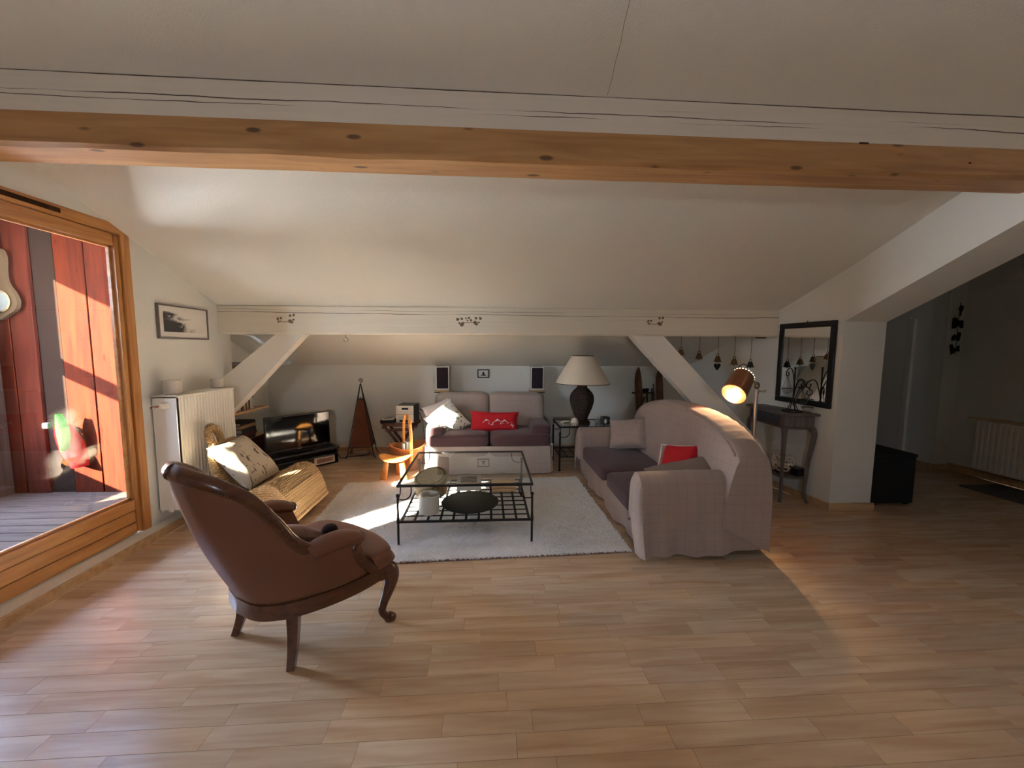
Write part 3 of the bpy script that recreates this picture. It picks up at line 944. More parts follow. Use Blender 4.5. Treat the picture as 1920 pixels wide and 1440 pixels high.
# red and green toboggan leaning by the painted dark gap
red_pl = mat('red_plastic', srgb(128, 8, 14), 0.95, spec=.01)
green_pl = mat('green_plastic', srgb(32, 104, 30), 0.95, spec=.01)
sl = thing('toboggan', 'red and green plastic toboggan hung low on the balcony boards', 'toboggan', (-4.36, 4.12, .24))
def tob(a, b):
    s_, u = a, 2 * b - 1
    w_ = .13 * math.sin(PI * min(1, .12 + .88 * s_) * .96) ** .6
    return (u * w_ + .16 * (1 - s_) ** 1.5, .10 * u * u - .03 * (1 - s_) ** 2 + .03, .02 + .44 * s_)
MB().grid(tob, 14, 9).build('shell', red_pl, sl)
def tob2(a, b):
    u = 2 * b - 1
    w_ = .065 * math.sin(PI * (.05 + .9 * a)) ** .7
    return (u * w_ + .10 - .02 * a, -.03 + .05 * u * u, .20 + .38 * a)
MB().grid(tob2, 12, 7).build('green_fin', green_pl, sl)
MB().box((-.04, .0, .46), (.06, .04, .06), bev=.012).build('handle', mat('grey_grip', srgb(70, 68, 64), .95, spec=.02), sl)
portal('door_daylight', (XL - .13, (D0 + D1) / 2, 1.25), (0, -PI / 2, 0), 2.4, 1.9)
portal('window_daylight', ((WX0 + WX1) / 2, -3.78, 1.55), (PI / 2, 0, 0), .6, .75)
# ================================================================== rug
rug = thing('shaggy_rug', 'pale grey shaggy rug under the glass coffee table', 'rug', (-.02, 3.48, 0))
RC = [(-1.53, 4.27), (1.035, 4.37), (1.065, 2.695), (-1.45, 2.60)]   # corners far-left, far-right, near-right, near-left
def rug_pt(a, b, z=0.0, inset=0.0):
    a2, b2 = inset + a * (1 - 2 * inset), inset + b * (1 - 2 * inset)
    p = (np.array(RC[3]) * (1 - a2) + np.array(RC[2]) * a2) * (1 - b2) + (np.array(RC[0]) * (1 - a2) + np.array(RC[1]) * a2) * b2
    return (p[0] + .02, p[1] - 3.48, z)
mb = MB()
bp_ = [rug_pt(0, 0), rug_pt(1, 0), rug_pt(1, 1), rug_pt(0, 1)]
mb.add([(x, y, .001) for x, y, z in bp_] + [(x, y, .008) for x, y, z in bp_], [(3, 2, 1, 0), (4, 5, 6, 7), (0, 1, 5, 4), (1, 2, 6, 5), (2, 3, 7, 6), (3, 0, 4, 7)])
mb.build('backing', rug_edge, rug, smooth=False)
rng = np.random.default_rng(3)
NT = 70000
uu, vv = rng.random(NT), rng.random(NT)
q = np.array(RC)
P = ((q[3][None] * (1 - uu[:, None]) + q[2][None] * uu[:, None]) * (1 - vv[:, None]) + (q[0][None] * (1 - uu[:, None]) + q[1][None] * uu[:, None]) * vv[:, None]) + np.array([.02, -3.48])
ang = rng.random(NT) * 2 * PI
lean = np.array([[mnoise.noise((p[0] * 4, p[1] * 4, 0)), mnoise.noise((p[0] * 4, p[1] * 4, 9))] for p in P]) * .022
hgt = .019 + rng.random(NT) * .008
verts = np.zeros((NT, 4, 3))
for k in range(3):
    a_ = ang + k * 2 * PI / 3
    verts[:, k, 0] = P[:, 0] + np.cos(a_) * .0055
    verts[:, k, 1] = P[:, 1] + np.sin(a_) * .0055
    verts[:, k, 2] = .006
verts[:, 3, 0] = P[:, 0] + lean[:, 0] + rng.normal(0, .005, NT)
verts[:, 3, 1] = P[:, 1] + lean[:, 1] + rng.normal(0, .005, NT)
verts[:, 3, 2] = hgt
i4 = np.arange(NT)[:, None] * 4
faces = np.concatenate([i4 + np.array([[0, 1, 3]]), i4 + np.array([[1, 2, 3]]), i4 + np.array([[2, 0, 3]])])
me = bpy.data.meshes.new('pile')
me.from_pydata(verts.reshape(-1, 3), [], faces.tolist())
me.materials.append(rug_mat)
pile = bpy.data.objects.new('pile', me); C.objects.link(pile); pile.parent = rug; tag(pile, kind='stuff')
mb = MB().grid(lambda a, b: rug_pt(a, b, .0135 + .004 * mnoise.noise((a * 60, b * 40, 0)), .004), 60, 44)
mb.build('underpile', rug_mat, rug)

# ================================================================== coffee table
ct = thing('coffee_table', 'wrought iron coffee table with a glass top and lattice shelf on the rug', 'table', (-.165, 3.33, 0))
HX, HY, ZT, ZS = .505, .465, .472, .19
RUGZ = .022
top = MB().box((0, 0, ZT + .002), (2 * HX - .02, 2 * HY - .02, .008)).build('glass_top', table_glass, ct, smooth=False)
fr = MB()
for sx, sy, lx, ly in ((0, -HY, 2 * HX + .014, .016), (0, HY, 2 * HX + .014, .016), (-HX, 0, .016, 2 * HY), (HX, 0, .016, 2 * HY)):
    fr.box((sx, sy, ZT), (lx, ly, .018), bev=.002, seg=1)
fr.build('top_frame', iron, ct)
for sx in (-1, 1):
    for sy in (-1, 1):
        lx, ly = sx * HX, sy * (HY - .0)
        lg = MB()
        lg.tube([(lx, ly, RUGZ - .018), (lx, ly, .39)], .0085, 8)
        lg.tube([(lx, ly, .185), (lx, ly, .26)], [.013, .0085], 8)
        lg.lathe([(.021, 0), (.02, .006), (.01, .012)], (lx, ly, RUGZ - .018), 12)
        lo = lg.build('leg', iron, ct)
        MB().ball((lx, ly, .398), .014, 8).build('finial', iron, lo)
        bk = MB()
        for (vx, vy) in ((-sx, 0), (0, -sy)):
            q_ = cr([(lx, ly, .368), (lx + vx * .05, ly + vy * .05, .366), (lx + vx * .085, ly + vy * .085, .385), (lx + vx * .1, ly + vy * .1, .42), (lx + vx * .1, ly + vy * .1, ZT - .006)], 5)
            bk.tube(q_, .0048, 6)
        bk.tube(cr([(lx, ly, .35), (lx + sx * .002, ly, .39), (lx + sx * .004 - sx * .0, ly + 0, .40)], 3), .003, 5)
        bk.build('corner_bracket', iron, ct)
sf = MB()
for sx, sy, lx, ly in ((0, -HY + .01, 2 * HX, .018), (0, HY - .01, 2 * HX, .018), (-HX + .02, 0, .018, 2 * HY - .02), (HX - .02, 0, .018, 2 * HY - .02)):
    sf.box((sx, sy, ZS), (lx, ly, .014))
sf.build('shelf_frame', iron, ct, smooth=False)
for k in range(9):
    MB().box((-HX + .02 + (2 * HX - .04) * (k + 1) / 10, 0, ZS), (.018, 2 * HY - .03, .006)).build('lattice_bar', iron, ct, smooth=False)
for k in range(9):
    MB().box((0, -HY + .01 + (2 * HY - .02) * (k + 1) / 10, ZS + .004), (2 * HX - .05, .010, .006)).build('lattice_bar', iron, ct, smooth=False)
SZ = ZS + .008
# things on its shelf
pl_ = thing('serving_plate', 'large round black plate on the coffee table shelf', 'plate', (-.145, 3.17, SZ))
MB().lathe([(.15, 0), (.2, .004), (.232, .016), (.238, .024), (.232, .028), (.0, .027)], n=48).build('dish', black_matte, pl_)
j = thing('glass_jar', 'pale frosted glass jar with a clear rim on the coffee table shelf', 'jar', (-.462, 3.02, SZ))
MB().lathe([(.066, 0), (.077, .006), (.080, .03), (.081, .15), (.076, .15), (.074, .02), (.0, .016)], n=32).build('body', jar_glass, j)
MB().lathe([(.081, .15), (.083, .172), (.080, .174), (.078, .152)], n=32, cap=False).build('rim', clear_glass, j)
bk_ = thing('lidded_basket', 'round pale cane basket with a tilted lid behind the jar', 'basket', (-.495, 3.40, SZ))
MB().lathe([(.115, 0), (.135, .02), (.142, .07), (.138, .12), (.128, .12), (.125, .02), (0, .015)], n=36).build('body', lid_w, bk_)
LM = Matrix.Translation((-.005, -.01, .158)) @ Matrix.Rotation(math.radians(18), 4, 'X') @ Matrix.Rotation(math.radians(-8), 4, 'Y')
MB().lathe([(.138, -.02), (.145, -.012), (.145, .012), (.13, .018), (.10, .014), (.05, .010), (0, .010)], n=36, M=LM).build('lid', lid_w, bk_)
MB().tube([tuple(LM @ Vector((.125 * math.cos(a_ * PI / 12), .125 * math.sin(a_ * PI / 12), .018))) for a_ in range(24)], .006, 6, closed=True).build('lid_ring', brass, bk_)
MB().tube(spiral((.05, -.15, .10), .028, .028, 0, 2 * PI, 16), .008, 6).build('loop', brass, bk_)
bo = thing('photo_box', 'grey book with a photo cover on the coffee table shelf', 'book', (-.175, 3.60, SZ), .03)
MB().box((0, 0, .03), (.22, .25, .058), bev=.003, seg=1).build('block', paper, bo)
MB().box((0, 0, .062), (.225, .255, .006)).build('cover', mat('cover_grey', srgb(172, 168, 166), 0.5), bo, smooth=False)
MB().box((0, 0, .0655), (.15, .17, .001)).build('cover_photo', print_fabric('cover_print', srgb(120, 116, 114), srgb(40, 38, 38), 14, .5), bo, smooth=False)
wb_ = thing('wooden_box', 'small pale wooden box at the right end of the coffee table shelf', 'box', (.15, 3.50, SZ), .0)
for zz_ in (.015, .047):
    MB().box((0, 0, zz_), (.215, .13, .030), bev=.003, seg=1).build('panel', pale_wood, wb_)
MB().box((0, 0, .068), (.222, .137, .010), bev=.003, seg=1).build('lid', pale_wood, wb_)

# ================================================================== big sofa (faces the rug), local = world minus origin
so = thing('sofa', 'three seat sofa in a taupe checked slipcover right of the rug', 'sofa', (1.55, 3.58, 0))
def S_(x, y, z): return (x - 1.55, y - 3.58, z)
YN, YF, XF, XBk = 2.60, 4.56, 1.12, 2.0
# back: camel-backed shell
def back_h(y):
    u = (y - 3.52) / 1.0
    return .56 + .44 * max(0.0, 1 - abs(u) ** 2.4) ** (1 / 2.4)
def sback(a, b):
    y = 2.565 + a * 1.99
    h = back_h(min(max(y, 2.53), 4.51))
    # section round the back: front foot, front top, crest, rear top, rear foot
    sec = cr([(1.66, .24), (1.69, .46), (1.735, max(.5, h - .10)), (1.752, h - .035), (1.785, h - .008), (1.90, h), (1.985, h - .03), (2.015, max(.45, h - .16)), (2.025, .25), (2.035, .04)], 4)
    i = b * (len(sec) - 1)
    p = sec[int(round(i))]
    wv = .010 * mnoise.noise((y * 6, p[1] * 5, 1.0)) + (.012 * math.sin(y * 38 + p[1] * 6) * max(0, .2 - p[1]) * 5 if p[0] > 1.9 else 0)
    gather = (.0045 * math.sin(y * 62 + 2 * math.sin(y * 9)) * max(0, min(1, (3.25 - y) / .3))) if (p[0] > 1.76 and p[1] > h - .2) else 0
    return S_(p[0] + wv, y, p[1] + gather)
sb = MB().grid(sback, 72, 37)
nv_ = 37
for st in (0, 71):
    sb.f.append(tuple(st * nv_ + k for k in range(nv_)))
bk0 = sb.build('backrest', slip, so)
sp_ = [S_(1.750, 2.60 + k * 1.92 / 60, back_h(2.60 + k * 1.92 / 60) - .028) for k in range(61)]
MB().tube(sp_, .006, 6).build('seam_piping', slip, bk0)
# arms: rounded, flowing to the floor
def arm_mb(y_in, y_out, near):
    sg = -1 if near else 1
    wd = abs(y_out - y_in)
    def fn(a, b):
        x = 1.085 + a * .93
        ztop = .60 + .012 * math.sin(a * 3) if near else .575
        # cross-section from inner foot over the top to outer hem
        sec = cr([(0, .20), (.005, .40), (.012, ztop - .075), (.05, ztop - .012), (.5 * wd, ztop + .004), (wd - .045, ztop - .012), (wd - .004, ztop - .075), (wd + .012, .36), (wd + .02, .18), (wd + .035, .035)], 4)
        p = sec[int(round(b * (len(sec) - 1)))]
        d_, z = p
        fold = 0
        if z < .42 and b > .5:
            fold = (.42 - z) * 1.7 * (.055 * math.sin(a * 11 + 1.2 + z * 3) * (1.1 - a) + .03 * math.sin(a * 29 + 2) * (1.2 - a))
        z2 = z + ((.012 * math.sin(a * 7 + 2) + .022 * a * a) if (z < .06 and b > .5) else 0)
        seam = .006 * math.exp(-((a - .43) / .012) ** 2) if b > .35 else 0
        y = y_in + sg * (d_ + fold + seam + .006 * mnoise.noise((x * 8, z * 8, 3.0)))
        return S_(x + (.02 * (.3 - z) if a < .02 and z < .3 else 0), y, z2 + seam * (1 if .35 < b < .6 else 0))
    mb_ = MB().grid(fn, 60, 37)
    return mb_, fn
for (yi, yo, near) in ((2.80, YN, True), (4.38, YF, False)):
    mb_, fn = arm_mb(yi, yo, near)
    # front cap, slightly bulged
    sg = -1 if near else 1
    ring = [mb_.v[k] for k in range(37)]
    cy = sum(p[1] for p in ring) / 37
    cap = [ring]
    for (t, off) in ((.9, -.018), (.7, -.03), (.35, -.034)):
        cap.append([(p[0] + off, cy + (p[1] - cy) * t, .30 + (p[2] - .30) * (t if p[2] > .12 else 1)) for p in ring])
    base = len(mb_.v)
    for k_, rg in enumerate(cap[1:]):
        mb_.v += rg
    prev = list(range(37))
    for k_ in range(3):
        cur = [base + k_ * 37 + i for i in range(37)]
        for i in range(36):
            mb_.f.append((prev[i], prev[i + 1], cur[i + 1], cur[i]))
        prev = cur
    mb_.f.append(tuple(prev))
    mb_.f.append(tuple(59 * 37 + k for k in range(37)))
    mb_.build('arm', slip, so)
def skirtf(a, b):
    y = 2.70 + a * 1.80
    z = .285 - b * .26
    x = 1.10 + .012 * b + (.018 * math.sin(y * 9) + .010 * math.sin(y * 23)) * b * b + .004 * mnoise.noise((y * 12, z * 9, 7))
    if b == 0: x = 1.16
    return S_(x, y, z + (.008 * math.sin(y * 11) if b == 1 else 0) + (.008 * mnoise.noise((y * 18, 0, 1)) if b < .2 else 0))
MB().grid(skirtf, 70, 10).build('skirt', slip, so)
MB().box(S_(1.62, 3.58, .16), (.86, 1.78, .20)).build('base', black_matte, so, smooth=False)
for (fx, fy) in ((1.2, 2.72), (1.92, 2.72), (1.2, 4.45), (1.92, 4.45)):
    MB().lathe([(.025, 0), (.03, .03), (.03, .07)], S_(fx, fy, 0), 12).build('foot', black, so)
def seat_cush(x0, x1, y0, y1, z0, z1, seed, sagx=.02):
    mb_ = MB()
    def fn(a, b):
        # superellipsoid block with a soft crown
        th, ph = a * 2 * PI, (b - .5) * PI
        e1, e2 = .22, .30
        f = lambda w, m_: math.copysign(abs(w) ** m_, w)
        cx = f(math.cos(ph), e2) * f(math.cos(th), e1)
        cy = f(math.cos(ph), e2) * f(math.sin(th), e1)
        cz = f(math.sin(ph), e2)
        x = (x0 + x1) / 2 + cx * (x1 - x0) / 2
        y = (y0 + y1) / 2 + cy * (y1 - y0) / 2
        z = (z0 + z1) / 2 + cz * (z1 - z0) / 2
        z += .022 * (1 - cx * cx) * (1 - cy * cy) * max(0, cz)
        z += .010 * mnoise.noise((x * 6 + seed, y * 6, 0)) * max(0, cz)
        x += .006 * mnoise.noise((y * 14 + seed, z * 14, 0)); y += .005 * mnoise.noise((x * 14 + seed, z * 14, 4))
        return (x, y, z)
    return mb_.grid(fn, 48, 22, cu=True)
for k, (y0, y1) in enumerate(((2.79, 3.475), (3.485, 4.395))):
    m_ = seat_cush(1.085, 1.76, y0, y1, .225, .375, k * 7.0)
    m_.v = [S_(*p) for p in m_.v]
    m_.build('seat_cushion', purple, so)

def pillow_obj(name, label, w, h, t, o, x, y, z, m, group=None, seed=0.0, pinch=.07, cat='cushion', parts=None):
    p = thing(name, label, cat, o, 0, group)
    M = basis((0, 0, 0), x, y, z)
    MB().pillow(w, h, t, M, pinch=pinch, seed=seed, wr=.010).build('cover', m, p)
    return p, M
def frame_from(nrm, upv):
    n_ = Vector(nrm).normalized(); u_ = Vector(upv); u_ = (u_ - n_ * u_.dot(n_)).normalized()
    return u_.cross(n_), u_, n_
X_, Y_, Z_ = frame_from((-.62, -.55, .42), (-.12, .15, .9))
tp, TM = pillow_obj('cushion', 'taupe slipcover cushion propped in the far corner of the big sofa', .44, .36, .15, (1.56, 4.19, .555), X_, Y_, Z_, slip, seed=2)
X_, Y_, Z_ = frame_from((-.72, -.35, .5), (.25, .35, .9))
rp_, RM = pillow_obj('cushion', 'red cushion with white trim lying in the near corner of the big sofa', .32, .34, .13, (1.60, 3.10, .545), X_, Y_, Z_, red_cloth, seed=4)
MB().tube([tuple(RM @ Vector((.2 * u * (1 - .07 * (1 - v * v)), .17 * v * (1 - .07 * (1 - u * u)), 0))) for u, v in [(-1 + .2 * k, 1) for k in range(11)] + [(1, 1 - .2 * k) for k in range(1, 11)] + [(1 - .2 * k, -1) for k in range(1, 11)] + [(-1, -1 + .2 * k) for k in range(1, 10)]], .006, 6, closed=True).build('piping', print_white, rp_)
X_, Y_, Z_ = frame_from((-.30, -.45, .85), (.0, .7, .5))
gp, GM = pillow_obj('cushion', 'flat grey brown cushion leaning on the near arm of the big sofa', .52, .28, .12, (1.52, 2.88, .520), X_, Y_, Z_, mat('grey_brown_cloth', srgb(134, 118, 108), .9, var=.1, bump=.2, bscale=40), seed=6)

# ================================================================== loveseat (faces the camera)
lo = thing('loveseat', 'two seat loveseat in a grey slipcover with aubergine seat cushions below the knee wall', 'sofa', (0.02, 4.95, 0))
def L_(x, y, z): return (x - .02, y - 4.95, z)
def lskirt(a, b):
    # three sides: left, front, right
    path = [(-.73, 5.38), (-.735, 4.56), (-.71, 4.515), (.75, 4.515), (.775, 4.56), (.775, 5.38)]
    seg = [0, .82, .87, 2.33, 2.38, 3.2]
    s_ = a * 3.2
    for i in range(5):
        if s_ <= seg[i + 1] + 1e-9:
            t = (s_ - seg[i]) / (seg[i + 1] - seg[i]); break
    p = np.array(path[i]) * (1 - t) + np.array(path[i + 1]) * t
    z = .345 - b * .325
    fl = (.012 * math.sin(s_ * 13) + .007 * math.sin(s_ * 31 + 1)) * b * b + .004 * mnoise.noise((s_ * 9, z * 9, 2))
    out = .02 * b
    if i in (2,):
        return L_(p[0] + (p[0] - .02) * .025 * b, p[1] - out - fl, z)
    return L_(p[0] + (out + fl) * (-1 if p[0] < 0 else 1), p[1], z)
MB().grid(lskirt, 110, 10).build('skirt', slip2, lo)
MB().box(L_(.02, 4.96, .2), (1.44, .82, .28)).build('base', black_matte, lo, smooth=False)
for k, (x0, x1) in enumerate(((-.70, .018), (.024, .755))):
    m_ = seat_cush(x0, x1, 4.485, 5.12, .335, .485, 20 + k * 5.0)
    m_.v = [L_(*p) for p in m_.v]
    m_.build('seat_cushion', purple, lo)
def lback(x0, x1, seed):
    mb_ = MB()
    def fn(a, b):
        th, ph = a * 2 * PI, (b - .5) * PI
        f = lambda w, m_: math.copysign(abs(w) ** m_, w)
        cx = f(math.cos(ph), .25) * f(math.cos(th), .22); cy = f(math.cos(ph), .25) * f(math.sin(th), .35); cz = f(math.sin(ph), .22)
        x = (x0 + x1) / 2 + cx * (x1 - x0) / 2
        z = .66 + cz * .245
        y = 5.19 + cy * .15 + (z - .45) * .12
        y -= .03 * (1 - cx * cx) * max(0, -cy)
        z += .010 * mnoise.noise((x * 4, seed, 0)) * max(0, cz)
        y += .008 * mnoise.noise((x * 7 + seed, z * 7, 0))
        return L_(x, y, z)
    return mb_.grid(fn, 44, 22, cu=True)
lback(-.69, .02, 1.0).build('back_cushion', slip2, lo)
lback(.018, .755, 5.0).build('back_cushion', slip2, lo)
def larm(x0, x1, m_, z0=.34, zt=.575, y0=4.545, nm='arm'):
    mb_ = MB()
    def fn(a, b):
        th, ph = a * 2 * PI, (b - .5) * PI
        f = lambda w, k_: math.copysign(abs(w) ** k_, w)
        cx = f(math.cos(ph), .5) * f(math.cos(th), .35); cy = f(math.cos(ph), .3) * f(math.sin(th), .25); cz = f(math.sin(ph), .45)
        x, y, z = (x0 + x1) / 2 + cx * (x1 - x0) / 2, (y0 + 5.2) / 2 + cy * (5.2 - y0) / 2, (z0 + zt) / 2 + cz * (zt - z0) / 2
        return L_(x + .005 * mnoise.noise((y * 9, z * 9, x)), y, z)
    mb_.grid(fn, 36, 18, cu=True).build(nm, m_, lo)
larm(.53, .77, purple, .43, .585, 4.56, 'arm_cover')
larm(-.735, -.55, slip2, .30, .60, 4.56)
larm(-.70, -.50, purple, .44, .575, 4.53, 'arm_cover')
tg = MB().box(L_(.775, 4.54, .29), (.006, .012, .15)).box(L_(.768, 4.535, .36), (.03, .01, .02))
tg.build('tie', print_white, lo, smooth=False)
X_, Y_, Z_ = frame_from((.1, -.80, .35), (-.62, .1, .78))
wp, WM = pillow_obj('cushion', 'white cushion printed with grey plants standing on a corner on the loveseat', .42, .42, .13, (-.50, 4.80, .60), X_, Y_, Z_, white_print, seed=8)
X_, Y_, Z_ = frame_from((.25, -.85, .35), (-.35, .1, .9))
wp2, WM2 = pillow_obj('cushion', 'plain white cushion tucked behind the printed one on the loveseat', .36, .36, .11, (-.60, 4.95, .64), X_, Y_, Z_, print_white, seed=9)
X_, Y_, Z_ = frame_from((.0, -.9, .4), (0.03, .3, .9))
rd, RDM = pillow_obj('cushion', 'long red cushion with a white mountain motif in the middle of the loveseat', .62, .27, .13, (.085, 4.80, .585), X_, Y_, Z_, red_cloth, seed=10, pinch=.10)
mt = MB()
def on_red(x, y):
    w_, h_, t_, pn = .62, .27, .13, .10
    u, v = x / (w_ / 2), y / (h_ / 2)
    z = t_ / 2 * (max(0, 1 - u ** 4) * max(0, 1 - v ** 4)) ** .55 + .0055
    return tuple(RDM @ Vector((x, y, z)))
def poly_on(pts):
    mt.add([on_red(*p) for p in pts], [tuple(range(len(pts)))])
for cx, s_ in ((-.10, 1.0), (.035, 1.25), (.12, .9)):
    pk = [(cx - .05 * s_, -.035), (cx - .02 * s_, .0), (cx, .018 * s_), (cx + .025 * s_, .0), (cx + .05 * s_, -.022)]
    lowr = [(cx + .035 * s_, -.014), (cx + .01 * s_, -.004 + .004 * s_), (cx - .004, -.008), (cx - .025 * s_, -.013), (cx - .04 * s_, -.034)]
    for i in range(4):
        poly_on([pk[i], pk[i + 1], lowr[3 - i], lowr[4 - i]])
mt.tube([on_red(-.075, -.03), on_red(-.045, -.055), on_red(-.01, -.03)], .003, 4)
for k in range(17):
    x_, y_ = R.uniform(-.13, .24), R.uniform(-.075, -.02)
    if k > 9: x_ = R.uniform(.15, .24)
    s_ = R.uniform(.004, .008)
    poly_on([(x_ + s_ * math.cos(q_ * PI / 3), y_ + s_ * math.sin(q_ * PI / 3)) for q_ in range(6)])
tag(mt.build('printed_motif', print_white, rd, smooth=False, weld=False), kind='stuff')

# ================================================================== leather armchair, local: x forward, y left
ac = thing('armchair', 'brown leather gondola armchair with carved walnut legs turned towards the rug', 'armchair', (-1.11, 1.87, 0), math.atan2(.8, .6))
KB = [(-.09, 0, .325), (-.068, .13, .325), (-.005, .215, .325), (.07, .265, .325), (.15, .298, .325), (.22, .318, .325), (.28, .33, .325), (.34, .337, .325), (.395, .338, .325)]
KT = [(-.318, 0, 1.005), (-.292, .115, .99), (-.222, .20, .948), (-.135, .242, .875), (-.045, .275, .750), (.015, .30, .650), (.08, .325, .592), (.19, .34, .570), (.315, .34, .545)]
cb, ctp = cr(KB, 6), cr(KT, 6)
NK = len(cb)
def shell(off, sgn_seq=None, belly=.03):
    rows = []
    for k in list(range(NK - 1, 0, -1)) + list(range(NK)):
        pass
    ks = [(-1, k) for k in range(NK - 1, 0, -1)] + [(1, k) for k in range(NK)]
    m_ = 12
    for sg, k in ks:
        B_, T_ = Vector(cb[k]), Vector(ctp[k])
        # outward direction in plan
        k0, k1 = max(k - 1, 0), min(k + 1, NK - 1)
        tx, ty = cb[k1][0] - cb[k0][0], cb[k1][1] - cb[k0][1]
        if k == 0: tx, ty = 0, 1
        L = math.hypot(tx, ty); ox, oy = -ty / L, tx / L
        if k == 0: ox, oy = -1, 0
        col = []
        for j_ in range(m_ + 1):
            t = j_ / m_
            p = B_.lerp(T_, t)
            bl = belly * math.sin(PI * t) * (1 - .3 * t) * (1 - (k / (NK - 1)) ** 4) - off
            col.append((p.x + ox * bl, sg * (p.y + oy * bl) if k else 0.0, p.z))
        rows.append(col)
    return rows
def rows_mb(rows, flip=False):
    mb_ = MB()
    n_, m_ = len(rows), len(rows[0])
    vs = [p for r in rows for p in r]
    fs = [(i * m_ + j_, (i + 1) * m_ + j_, (i + 1) * m_ + j_ + 1, i * m_ + j_ + 1) for i in range(n_ - 1) for j_ in range(m_ - 1)]
    mb_.add(vs, fs); return mb_
ro, ri = shell(0.0), shell(.055, belly=-.02)
mo = rows_mb(ro)
mo.build('outer_leather', leather, ac, ang=60)
mi = rows_mb(ri)
mi.build('inner_leather', leather, ac, ang=60)
# show-wood rail along the top edge from arm to arm
NR = 6 * 6 + 2
rail_pts, rad = [], []
for sg, k in [(-1, k) for k in range(NR, 0, -1)] + [(1, k) for k in range(0, NR + 1)]:
    p = ctp[k]
    u = k / NR
    w_ = max(0, min(1, (k - 8) / 20))
    rail_pts.append((p[0] + .018 - .012 * w_, sg * (p[1] - .014), p[2] - .012))
    rad.append(.034 * (1 - .12 * u) if k < NR - 2 else .022)
rl = MB().tube(rail_pts, rad, 12, flat=(1.0, .72))
rl.build('top_rail', chair_wood, ac, ang=60)
# padded arms with scroll ends, and the curved arm supports
for sg in (-1, 1):
    pts = cr([(.075, sg * .325, .570), (.13, sg * .33, .585), (.205, sg * .332, .584), (.28, sg * .328, .566), (.325, sg * .322, .545)], 5)
    rr = [.030 + .014 * math.sin(PI * min(1, .10 + .8 * i / (len(pts) - 1))) for i in range(len(pts))]
    am = MB().tube(pts, rr, 14, flat=(.85, 1.45)); am.build('arm_pad', leather, ac, ang=70)
    sc = MB().ball((.335, sg * .325, .548), .027, 8, (1, 1.2, 1))
    sc.build('arm_scroll', chair_wood, ac)
    sup = cr([(.325, sg * .335, .53), (.300, sg * .336, .505), (.300, sg * .337, .47), (.325, sg * .338, .43), (.360, sg * .338, .39), (.392, sg * .337, .35), (.43, sg * .335, .315)], 5)
    rr = [.024 - .004 * math.sin(i / len(sup) * PI) + .008 * (i / len(sup)) for i in range(len(sup))]
    MB().tube(sup, rr, 12, flat=(1, .8)).build('arm_support', chair_wood, ac)
    # side front edge piping
# seat frame: U shaped rail with bowed front
def ushape(off, z):
    pts = []
    for sg, k in [(-1, k) for k in range(NK - 1, 0, -1)] + [(1, k) for k in range(NK)]:
        k0, k1 = max(k - 1, 0), min(k + 1, NK - 1)
        tx, ty = cb[k1][0] - cb[k0][0], cb[k1][1] - cb[k0][1]
        if k == 0: tx, ty = 0, 1
        L = math.hypot(tx, ty); ox, oy = (-ty / L, tx / L) if k else (-1, 0)
        pts.append((cb[k][0] + ox * off, sg * (cb[k][1] + oy * off) if k else 0.0, z))
    fr_ = [(.475, .335), (.535, .29), (.578, .15), (.59, 0), (.578, -.15), (.535, -.29), (.475, -.335)]
    ff = cr([(pts[-1][0], pts[-1][1])] + [(a + off * .7, b + math.copysign(off * .6, b) if b else 0) for a, b in fr_] + [(pts[0][0], pts[0][1])], 4)[1:-1]
    return pts + [(a, b, z) for a, b in ff]
U = [ushape(.012, .335), ushape(.012, .262), ushape(-.03, .258), ushape(-.03, .335)]
n_ = len(U[0])
sfm = MB().add([p for r_ in U for p in r_], [(r_ * n_ + i, r_ * n_ + (i + 1) % n_, ((r_ + 1) % 4) * n_ + (i + 1) % n_, ((r_ + 1) % 4) * n_ + i) for r_ in range(4) for i in range(n_)])
sfm.build('seat_frame', chair_wood, ac)
MB().grid(lambda a, b: [(.27 + (p[0] - .27) * a * .985, p[1] * a * .985, .30) for p in [U[0][int(round(b * n_)) % n_]]][0], 3, n_ + 1).build('seat_base', black_matte, ac)
SP = cr([(0, .335), (.97, .335), (1.0, .35), (1.0, .378), (.965, .398), (.8, .408), (.4, .414), (0.0, .416)], 3)
def seatc(a, b):
    p = U[0][int(round(a * n_)) % n_]
    r_, z = SP[int(round(b * (len(SP) - 1)))]
    cx = .27
    kx = .93 if p[0] < .42 else 1.02
    ky = .88 if p[0] < .40 else 1.0
    return (cx + (p[0] - cx) * r_ * kx, p[1] * r_ * ky, z)
MB().grid(seatc, n_, len(SP), cu=True).build('seat_cushion', leather, ac, ang=60)
# nail heads along the back foot and under the top rail
nh = MB()
def nail(p, nrm, r=.0048):
    n__ = Vector(nrm).normalized(); a_ = n__.cross(Vector((0, 0, 1))).normalized(); b_ = n__.cross(a_)
    M = basis(p, a_, b_, n__)
    nh.add([(r, 0, 0), (.31 * r, .95 * r, 0), (-.81 * r, .59 * r, 0), (-.81 * r, -.59 * r, 0), (.31 * r, -.95 * r, 0), (0, 0, .7 * r)], [(0, 1, 5), (1, 2, 5), (2, 3, 5), (3, 4, 5), (4, 0, 5)], M)
def along(pts, step):
    out, acc = [pts[0]], 0
    for a_, b_ in zip(pts[:-1], pts[1:]):
        A, B = Vector(a_), Vector(b_)
        L = (B - A).length; d = step - acc
        while d <= L:
            out.append(tuple(A.lerp(B, d / L))); d += step
        acc = (acc + L) % step
    return out
bot = [(r_[0][0], r_[0][1], .343) for r_ in ro]
for p in along(bot, .0125):
    d = Vector((p[0] - .25, p[1] * 1.4, 0))
    nail((p[0] + d.normalized().x * .008, p[1] + d.normalized().y * .008, p[2]), d)
